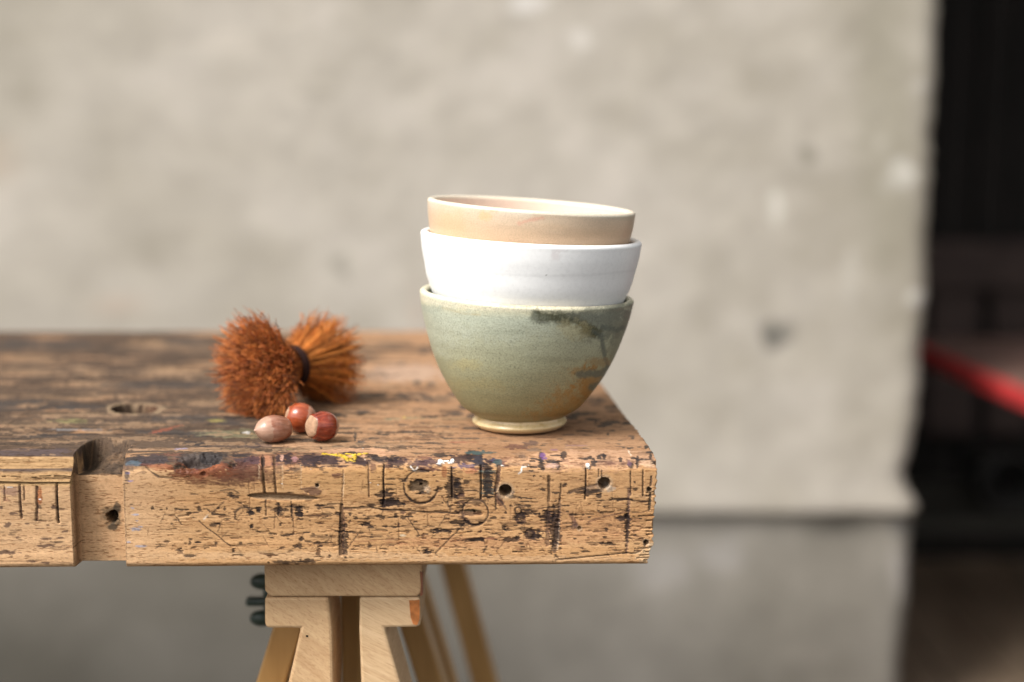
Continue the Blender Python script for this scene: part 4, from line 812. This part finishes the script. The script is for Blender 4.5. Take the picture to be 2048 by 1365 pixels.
def bowl_grid(prof, seg, seed, wob=0.0004, thr=0.00022):
    th = np.linspace(0, 2 * math.pi, seg, endpoint=False) - math.pi / 2
    r = prof[:, :1] + wob * (np.sin(2 * th + seed)[None, :] + 0.6 * np.sin(3 * th + seed * 2)[None, :]) * (prof[:, :1] > 0.02)
    r = r + thr * (fbm(th[None, :] * 0.9 + 10, prof[:, 1:2] * 230, seed, 3) - .5) * (prof[:, :1] > 0.02)   # throwing lines
    P = np.zeros((len(prof), seg, 3)); P[..., 0] = r * np.cos(th); P[..., 1] = r * np.sin(th); P[..., 2] = prof[:, 1:2]
    return P
def bmark(P, COL, marks, seed=3):
    PXb, PYb = to_px(P[..., 0], P[..., 1], P[..., 2]); vis = P[..., 1] < DB + 0.02
    for (kind, pts, w_, c_, a_, fe) in marks:
        nn = (fbm(PXb / 9, PYb / 9, seed, 4) - .5) * 2 + (vn(PXb / 2.2, PYb / 3.0, seed) - .5) * 0.8
        if kind == 'b':
            x, y, rx, ry = pts; d = np.sqrt(((PXb - x) / rx) ** 2 + ((PYb - y) / ry) ** 2) + nn * fe; k = sstep(1 + w_, 1 - w_, d)
        else:
            d = np.full(PXb.shape, 1e9)
            for (ax, ay), (bx_, by) in zip(pts[:-1], pts[1:]):
                vx, vy = bx_ - ax, by - ay; tt = np.clip(((PXb - ax) * vx + (PYb - ay) * vy) / (vx * vx + vy * vy), 0, 1)
                d = np.minimum(d, np.hypot(PXb - ax - tt * vx, PYb - ay - tt * vy))
            k = sstep(w_ * 1.5, w_ * .5, d + nn * w_ * fe)
        k = (k * a_ * vis)[..., None]; COL = COL * (1 - k) + np.array(c_) * k
    return COL
# ---- green bowl
xb = at(1039.5, 855, DB).x; xrim = at(1053, 590, DB).x
z0 = BENCH_Z + 0.0006
rows = [(828, 99), (808, 118), (779, 140), (748, 160), (716, 176), (685, 188), (654, 198), (624, 206), (592, 212)]
zneck = z0 + 0.0068
outer = [(rof(88, 835), zneck), (rof(96, 828), zneck + .0016)] + [(rof(r, y), zof(y)) for y, r in rows[1:]]
zr = outer[-1][1]
prof = np.vstack([[[0.0004, zneck + .0002]], bowl_profile(outer, 0.0042, z0 + 0.012)])
P = bowl_grid(prof, 512, 1.3)
def lean(P, xa, xt, zt, tilt):
    h = np.clip((P[..., 2] - z0) / (zt - z0), 0, 1.1); X_ = P[..., 0].copy()
    P[..., 2] = P[..., 2] - np.tan(tilt) * X_ * h; P[..., 0] = X_ + xa + (xt - xa) * h; P[..., 1] += DB; return P
P = lean(P, xb, xrim, zr, math.radians(2.9))
hh = np.clip((P[..., 2] - z0) / (zr - z0), 0, 1)
th_ = np.linspace(0, 6.283, 512)[None, :]
no = fbm(th_ * 3, hh * 9, 3, 5)
stops = [(0.0, (0.185, 0.140, 0.058)), (0.12, (0.215, 0.190, 0.090)), (0.30, (0.275, 0.262, 0.145)), (0.55, (0.315, 0.310, 0.195)), (0.80, (0.365, 0.375, 0.270)), (0.93, (0.375, 0.395, 0.300)), (0.975, (0.47, 0.45, 0.31)), (1.0, (0.60, 0.55, 0.40))]
hq = np.clip(hh + (no - .5) * 0.10 * (hh < .93), 0, 1)
CG = np.stack([np.interp(hq, [s_[0] for s_ in stops], [s_[1][k] for s_ in stops]) for k in range(3)], -1)
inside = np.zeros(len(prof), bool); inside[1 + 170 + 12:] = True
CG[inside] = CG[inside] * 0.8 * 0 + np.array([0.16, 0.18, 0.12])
DG = (0.062, 0.062, 0.034); GG = (0.12, 0.13, 0.105); OR = (0.30, 0.155, 0.035); BG = (0.085, 0.10, 0.085)
CG = bmark(P, CG, [
    ('b', (1215, 640, 70, 42), .3, GG, .55, .7), ('b', (1240, 690, 26, 90), .3, (0.17, 0.17, 0.12), .5, .6),
    ('l', [(1072, 634), (1110, 636), (1150, 640), (1170, 652), (1190, 664)], 11, DG, .97, .6), ('l', [(1075, 625), (1080, 640)], 8, DG, .95, .6),
    ('l', [(1150, 634), (1200, 640), (1258, 626)], 12, (0.15, 0.155, 0.12), .6, .9), ('l', [(1185, 662), (1204, 672), (1210, 720), (1222, 745)], 4, BG, .7, .6), ('l', [(1205, 655), (1235, 660), (1252, 655)], 5, BG, .6, .7),
    ('b', (1195, 775, 45, 36), .35, OR, .75, .8), ('b', (1165, 745, 28, 12), .3, OR, .45, .9), ('b', (1175, 810, 70, 40), .5, OR, .55, .8), ('b', (1120, 830, 60, 14), .5, (0.26, 0.16, 0.05), .5, .8), ('b', (1205, 727, 30, 12), .3, OR, .4, .9),
    ('l', [(1158, 750), (1180, 748), (1205, 748), (1214, 738)], 7, (0.12, 0.14, 0.11), .85, .6), ('l', [(1184, 776), (1200, 770), (1210, 760)], 7, (0.10, 0.12, 0.085), .85, .6),
    ('l', [(845, 612), (862, 620), (880, 618)], 6, (0.25, 0.28, 0.22), .6, .8), ('l', [(885, 616), (905, 622), (930, 628), (960, 630)], 2.2, (0.36, 0.30, 0.17), .6, .6),
    ('b', (880, 640, 50, 60), .6, (0.40, 0.42, 0.34), .4, .6), ('b', (1000, 650, 90, 30), .6, (0.40, 0.43, 0.35), .35, .8), ('b', (950, 770, 60, 12), .5, (0.30, 0.25, 0.11), .35, .9), ('b', (935, 730, 30, 10), .5, (0.40, 0.34, 0.15), .35, .9),
    ('b', (1020, 665, 50, 5), .5, (0.28, 0.30, 0.22), .4, .9), ('b', (1100, 720, 60, 6), .5, (0.22, 0.22, 0.14), .4, .9), ('b', (1150, 660, 30, 18), .5, (0.42, 0.36, 0.18), .4, .8),
    ('l', [(1000, 610), (1100, 613), (1190, 610)], 2.5, (0.30, 0.22, 0.10), .35, 1.2)])
gb = empty('green_bowl', (xb, DB, BENCH_Z)); tag(gb, 'sage green glazed bowl with dark smear, at the bottom of the stack', 'bowl')
colg = np.dstack([np.clip(CG, 0, 1), np.ones(CG.shape[:2])])
link('body', grid_me('body', P, closed=True, col=colg), mat_attr_glaze('green_speckled_glaze', 0.42, 0.42, 0.16, 1100, 0.30, 0.0, .60, .06), gb, True)
fr = rof(94, 850)
fp = smooth_prof([(0.012, z0 + .0008), (fr - .010, z0 + .0004), (fr - .0045, z0), (fr - .0022, z0 + .0007), (fr - .0002, z0 + .0028), (fr - .0003, z0 + .0038), (fr - .0015, z0 + .0056), (rof(88, 835) - .0002, zneck + .0002), (rof(86, 835), zneck + .0012)], 60)
Pf = bowl_grid(fp, 256, 2.1, 0.0002); Pf[..., 0] += xb; Pf[..., 1] += DB
hf = (Pf[..., 2] - z0) / 0.007; nf = fbm(np.linspace(0, 40, 256)[None, :], hf * 3, 8, 4)
CF = (0.62, 0.50, 0.27) * (1 - hf[..., None] * 0) ; CF = np.array([0.62, 0.48, 0.255]) * np.ones(Pf.shape)
kf = (sstep(.45, .65, nf) * sstep(.25, .8, hf) * .6)[..., None]; CF = CF * (1 - kf) + np.array([0.40, 0.26, 0.08]) * kf
kf = sstep(.35, .12, hf)[..., None] * .7; CF = CF * (1 - kf) + np.array([0.48, 0.31, 0.17]) * kf
link('foot_ring', grid_me('foot_ring', Pf, closed=True, col=np.dstack([CF, np.ones(CF.shape[:2])])), mat_attr_glaze('cream_glaze', 0.3, 0.5, 0.06, 900, .15, .2), gb, True)
# ---- white bowl
def tilt_bowl(P, xc, zt, tilt):
    Zr = P[..., 2] - zt; X_ = P[..., 0]; c_, s_ = math.cos(tilt), math.sin(tilt)
    Q = P.copy(); Q[..., 0] = xc + X_ * c_ + Zr * s_; Q[..., 2] = zt - X_ * s_ + Zr * c_; Q[..., 1] += DB; return Q
xw = at(1061.5, 471, DB).x
outer = [(0.018, zof(733)), (rof(78, 733), zof(733)), (rof(80, 728), zof(728)), (rof(84, 715), zof(715)), (rof(110, 700), zof(703)), (rof(146, 676), zof(678)), (rof(172, 640), zof(643)), (rof(193, 588), zof(590)), (rof(204.5, 560), zof(561)), (rof(211.5, 531), zof(532)), (rof(218, 502), zof(503)), (rof(221.5, 474), zof(477))]
outer = [(r - 0.0006 if z < zof(600) else r, z) for r, z in outer]
pw = bowl_profile(outer, 0.0046, zof(700)); pw = np.vstack([[[0.0004, outer[0][1]]], pw])
Pw = tilt_bowl(bowl_grid(pw, 512, 3.7, .0003, .00008), xw, outer[-1][1], math.radians(3.0))
# faint throwing ridge
CW = np.ones(Pw.shape) * np.array([0.80, 0.80, 0.79])
CW = bmark(Pw, CW, [('l', [(985, 548), (1085, 553), (1190, 550), (1275, 541)], 2.5, (0.70, 0.70, 0.69), .5, .3), ('b', (1110, 512, 10, 11), .5, (0.62, 0.56, 0.55), .5, .6), ('b', (1093, 551, 1.5, 1.5), .3, (0.15, 0.13, 0.1), .8, .1), ('b', (991, 563, 1.3, 1.3), .3, (0.4, 0.36, 0.3), .7, .1), ('b', (1120, 502, 14, 3), .5, (0.62, 0.55, 0.55), .3, .8),
                    ('l', [(960, 489), (1060, 494), (1180, 496)], 1.2, (0.68, 0.66, 0.64), .5, .6)])
wb = tag(link('white_bowl', grid_me('white_bowl', Pw, closed=True, col=np.dstack([CW, np.ones(CW.shape[:2])])), mat_attr_glaze('white_satin_glaze', 0.38, 0.4, 0.025, 500, .18), None, True),
         'plain white glazed bowl in the middle of the stack', 'bowl')
# ---- peach bowl
xp = at(1063.5, 408, DB).x
outer = [(0.018, zof(660)), (rof(74, 660), zof(660)), (rof(76, 650), zof(652)), (rof(90, 640), zof(642)), (rof(130, 610), zof(615)), (rof(160, 575), zof(580)), (rof(182, 528), zof(530)), (rof(193, 497), zof(499)), (rof(201.0, 468), zof(469)), (rof(206.5, 438), zof(439)), (rof(209, 412), zof(415))]
pp = bowl_profile(outer, 0.0040, zof(628)); pp = np.vstack([[[0.0004, outer[0][1]]], pp])
Pp = tilt_bowl(bowl_grid(pp, 512, 5.2, .0003), xp, outer[-1][1], math.radians(4.1))
ho = np.clip((pp[:, 1] - zof(480)) / (zof(408) - zof(480)), 0, 1)[:, None]
no = fbm(np.linspace(0, 14, 512)[None, :], ho * 4, 12, 5)
hq = np.clip(ho + (no - .5) * .35, 0, 1)
CP = np.stack([np.interp(hq, [0, .45, .75, .92, 1], v) for v in ((.56, .60, .61, .62, .64), (.385, .430, .470, .52, .565), (.245, .285, .335, .400, .465))], -1)
ins = np.zeros(len(pp), bool); ins[1 + 170 + 12:] = True
CP[ins] = np.array([0.64, 0.50, 0.40])
CP[1 + 170:1 + 182] = np.array([0.66, 0.58, 0.46])
CP = bmark(Pp, CP, [('l', [(1040, 447), (1060, 441), (1085, 436)], 3.5, (0.62, 0.30, 0.22), .5, .9), ('l', [(925, 405), (945, 409)], 2, (0.6, 0.33, 0.25), .4, .8), ('b', (970, 432, 12, 8), .5, (0.62, 0.40, 0.17), .5, .8), ('b', (900, 450, 30, 30), .6, (0.62, 0.40, 0.22), .4, .7), ('b', (990, 420, 8, 5), .5, (0.60, 0.40, 0.22), .5, .7),
                    ('l', [(870, 404), (960, 412), (1060, 421), (1170, 430), (1265, 438)], 3, (0.52, 0.47, 0.36), .45, 1.0)])
tag(link('peach_bowl', grid_me('peach_bowl', Pp, closed=True, col=np.dstack([CP, np.ones(CP.shape[:2])])), mat_attr_glaze('peach_satin_glaze', 0.34, 0.5, 0.07, 1500, .30, .1, .56, .03), None, True),
    'peach beige bowl tilted at the top of the stack', 'bowl')

# ================================================================== HAZELNUTS
def mat_nut(name, c1, c2, c3, rough, dusty):
    q = NB(name)
    st_ = q.noise(q.map((420, 420, 45)), 1, 4, 0.6, .3)
    c = q.ramp(st_, [(0.30, c1), (0.55, c2), (0.75, c3)])
    g = q.noise(q.map((150, 150, 110)), 1, 5, 0.65)
    c = q.mix(c, (0.50, 0.34, 0.27), q.math('MULTIPLY', q.ramp(g, [(0.45, 0), (0.75, 1)]), dusty))
    sx = q.n('ShaderNodeSeparateXYZ'); q.L.new(q.tc.outputs['Object'], sx.inputs[0])
    tipf = q.math('ADD', q.math('MULTIPLY', sx.outputs['Z'], 130.0), q.math('MULTIPLY', g, 0.8))
    c = q.mix(c, (0.46, 0.31, 0.22), q.math('MULTIPLY', q.ramp(tipf, [(0.92, 0), (1.0, 1)]), 0.5))
    return q.out(c, rough, q.bump(st_, 0.0004, .3), .45, .15 if dusty < .5 else 0)
nut_red = mat_nut('red_brown_nutshell', (0.09, 0.010, 0.004), (0.20, 0.026, 0.009), (0.34, 0.065, 0.022), 0.24, .10)
nut_org = mat_nut('orange_brown_nutshell', (0.17, 0.028, 0.008), (0.30, 0.058, 0.018), (0.42, 0.110, 0.040), 0.26, .08)
nut_pale = mat_nut('dusty_pale_nutshell', (0.15, 0.045, 0.020), (0.25, 0.092, 0.048), (0.36, 0.175, 0.110), 0.40, .42)
hil_m = mat_plain('pale_nut_base', (0.34, 0.205, 0.125), 0.85, .25, 350, .2, .5)
def nut(px, py, z, Dd, hn, s, sy, mat, label, hil_r=0.0056):
    c = at(px, py, Dd); c.z = BENCH_Z + z
    e = empty('hazelnut', (c.x, c.y, BENCH_Z)); tag(e, label, 'hazelnut', 'hazelnuts beside the brush')
    ax = -Vector(hn).normalized()                            # towards the tip
    M = Matrix.Translation(c) @ ax.to_track_quat('Z', 'Y').to_matrix().to_4x4()
    L0, L1 = -0.0074 * s, 0.0094 * s
    prof = smooth_prof([(hil_r * .98, L0 + .0003), (hil_r * 1.10, L0 + .0013), (0.0078 * sy, -0.0042 * s), (0.0088 * sy, -0.0006 * s), (0.0084 * sy, 0.0028 * s), (0.0068 * sy, 0.0060 * s), (0.0044 * sy, 0.0081 * s), (0.0018 * sy, 0.0096 * s), (0.0007, L1 + .0009), (0.00003, L1 + .0016)], 70)
    th = np.linspace(0, 2 * math.pi, 96, endpoint=False)
    r = prof[:, :1] * (1 + 0.018 * np.cos(2 * th + 1)[None, :] + 0.010 * np.cos(3 * th)[None, :] + 0.008 * (vn(th * 9, th * 0, 3) - .5)[None, :])
    P = np.zeros((70, 96, 3)); P[..., 0] = r * np.cos(th); P[..., 1] = r * np.sin(th) * .96; P[..., 2] = prof[:, 1:2]
    me = grid_me('shell', P, closed=True); o = link('shell', me, mat, None, True); o.matrix_world = M; o.parent = e
    bpy.context.view_layer.update(); o.matrix_parent_inverse = e.matrix_world.inverted()
    hp = np.array([(0.00003, L0 - .0013), (hil_r * .5, L0 - .0010), (hil_r * .85, L0 - .0004), (hil_r * 1.0, L0 + .0004), (hil_r * 1.0, L0 + .0012)])
    r = hp[:, :1] * (1 + 0.05 * np.cos(2 * th + 1)[None, :] + .03 * np.cos(5 * th)[None, :]); P = np.zeros((5, 96, 3)); P[..., 0] = r * np.cos(th); P[..., 1] = r * np.sin(th) * .96; P[..., 2] = hp[:, 1:2] + (fbm(r * np.cos(th) * 900, r * np.sin(th) * 900, 4, 3) - .5) * .0004
    o = link('nut_base', grid_me('nut_base', P, closed=True), hil_m, None, True); o.matrix_world = M; o.parent = e; o.matrix_parent_inverse = e.matrix_world.inverted()
nut(548, 858, 0.0075, 0.766, (0.80, 0.60, -0.05), 1.15, 0.90, nut_pale, 'dusty pale brown hazelnut, leftmost of the three on the bench')
nut(601, 836, 0.0088, 0.790, (-0.97, 0.05, 0.20), 0.98, 1.02, nut_org, 'orange brown hazelnut lying behind and between the two other nuts')
nut(645, 853, 0.0086, 0.768, (-0.80, -0.57, 0.10), 0.98, 1.0, nut_red, 'dark red hazelnut with its round pale base turned to the camera', 0.0066)

# ================================================================== BRUSH
br_e = empty('twig_brush', on_z(585, 815, BENCH_Z)); tag(br_e, 'rust brown twig brush bound in the middle, flared at both ends', 'brush')
def mat_twig(name, c1, c2):
    q = NB(name); a_ = q.attr('paint'); g = q.noise(q.map((220, 220, 220)), 1, 3, .6)
    c = q.mix(a_.outputs['Color'], q.ramp(g, [(0.3, .75), (0.7, 1.25)]), 1, 'MULTIPLY')
    return q.out(c, 0.6, None, .3)
tw = mat_twig('rust_twigs', 0, 0)
waist = at(584, 732, 0.857); waist.z = BENCH_Z + 0.0265
endL = at(493, 748, 0.829); endR = at(662, 722, 0.890)
def bundle(name, end, R0, spread, L_, n, c_lo, c_hi, seed, curl):
    r = random.Random(seed); ax = (end - waist).normalized()
    s1 = ax.cross(Vector((0, 0, 1))).normalized(); s2 = ax.cross(s1).normalized()
    V, F, COLS = [], [], []
    def tube(pts, rad, c):
        b0 = len(V)
        for i, p in enumerate(pts):
            t = (pts[min(i + 1, len(pts) - 1)] - pts[max(i - 1, 0)]).normalized()
            e1 = t.cross(Vector((0.3, 0.2, 0.9))).normalized(); e2 = t.cross(e1)
            rr_ = rad * (1 - 0.45 * i / (len(pts) - 1))
            for k in range(3):
                an = k * TAU / 3
                V.append(p + e1 * rr_ * math.cos(an) + e2 * rr_ * math.sin(an)); COLS.append(c)
        for i in range(len(pts) - 1):
            for k in range(3):
                a0, a1 = b0 + i * 3 + k, b0 + i * 3 + (k + 1) % 3; F.append((a0, a1, a1 + 3, a0 + 3))
        F.append((b0 + len(pts) * 3 - 3, b0 + len(pts) * 3 - 2, b0 + len(pts) * 3 - 1))
    for i in range(n):
        q = math.sqrt(r.random()); an = r.uniform(0, TAU)
        rad = s1 * math.cos(an) + s2 * math.sin(an)
        al = spread * q * r.uniform(0.88, 1.10)
        p = waist + rad * (R0 * q)
        d = ax * math.cos(al) + rad * math.sin(al)
        L2 = L_ * r.uniform(0.88, 1.02) * (0.45 + 0.55 / math.cos(al)) * 0.93; m = 8
        if r.random() < 0.012: L2 *= 1.10
        pts = []; kink = Vector((0, 0, 0))
        for j in range(m + 1):
            f = j / m
            pp_ = p + ax * (L2 * f * math.cos(al)) + rad * (L2 * math.sin(al) * f ** 1.45)
            kink += Vector((r.gauss(0, 1), r.gauss(0, 1), r.gauss(0, 1))) * 0.00062 * (0.3 + f * curl)
            pp_ = pp_ + kink
            if pp_.z < BENCH_Z + 0.0006: pp_.z = BENCH_Z + 0.0006 + r.random() * 0.001
            pts.append(pp_)
        k_ = r.random(); b_ = r.choice([0.35, 0.6, 0.8, 1.0, 1.15])
        c = [(c_lo[z_] * (1 - k_) + c_hi[z_] * k_) * b_ for z_ in range(3)] + [1.0]
        tube(pts, r.uniform(0.00022, 0.00042), c)
        for _ in range(3 if curl > 1 else 2):                                                  # side twiglets towards the tip
            j0 = r.randint(4, m - 1); p0 = pts[j0]
            dd = (d + Vector((r.gauss(0, 1), r.gauss(0, 1), r.gauss(0, 1))) * 0.55).normalized()
            l3 = r.uniform(0.002, 0.0048); q1 = p0 + dd * l3 * .5; q2 = p0 + (dd + Vector((r.gauss(0, .4), r.gauss(0, .4), r.gauss(0, .4)))) * l3
            if min(q1.z, q2.z) > BENCH_Z + .0005: tube([p0, q1, q2], 0.00032, c)
    me = bpy.data.meshes.new(name); me.from_pydata([tuple(v) for v in V], [], F)
    ca = me.color_attributes.new('paint', 'FLOAT_COLOR', 'POINT'); ca.data.foreach_set('color', np.array(COLS, dtype=np.float32).ravel())
    o = link(name, me, tw, br_e, True); o['kind'] = 'stuff'; return ax
axL = bundle('bristles', endL, 0.0105, math.radians(39), 0.0392, 2100, (0.27, 0.060, 0.014), (0.54, 0.175, 0.036), 5, 1.25)
axR = bundle('bristles', endR, 0.0105, math.radians(35), 0.0385, 1500, (0.44, 0.115, 0.018), (0.68, 0.245, 0.045), 6, .55)
bd = mat_plain('dark_binding_cord', (0.022, 0.008, 0.006), .8, .3, 200, .15)
axm = (axR - axL).normalized(); Mb = Matrix.Translation(waist) @ axm.to_track_quat('Z', 'Y').to_matrix().to_4x4()
for k in range(3):
    z_ = (k - 1) * 0.0016
    prf = [(0.0122 + 0.0012 * math.cos(a), z_ + 0.0010 * math.sin(a)) for a in np.linspace(0, TAU, 11)]
    link('binding_cord', lathe_me('binding_cord', prf, 64, Mb), bd, br_e, True)
def stray(pts, rad, c, name='stray_twig'):
    cu = bpy.data.curves.new(name, 'CURVE'); cu.dimensions = '3D'; s = cu.splines.new('POLY'); s.points.add(len(pts) - 1)
    for i, p in enumerate(pts): s.points[i].co = (*p, 1); s.points[i].radius = 1 - .6 * i / len(pts)
    cu.bevel_depth = rad; cu.bevel_resolution = 2; tmp = bpy.data.objects.new('tmp', cu); C.objects.link(tmp)
    dg = bpy.context.evaluated_depsgraph_get(); me = bpy.data.meshes.new_from_object(tmp.evaluated_get(dg)); bpy.data.objects.remove(tmp)
    return link(name, me, mat_plain(name + '_bark', c, .6, .2, 300), br_e, True)
stray([at(562, 700, .862), at(545, 672, .866), at(528, 655, .87), at(514, 638, .872), at(502, 618, .874)], 0.00050, (0.22, 0.13, 0.07))
stray([at(556, 690, .855), at(532, 668, .855), at(520, 640, .853), at(508, 632, .853)], 0.00038, (0.30, 0.13, 0.06))
print('verts', sum(len(o.data.vertices) for o in bpy.data.objects if o.type == 'MESH'))
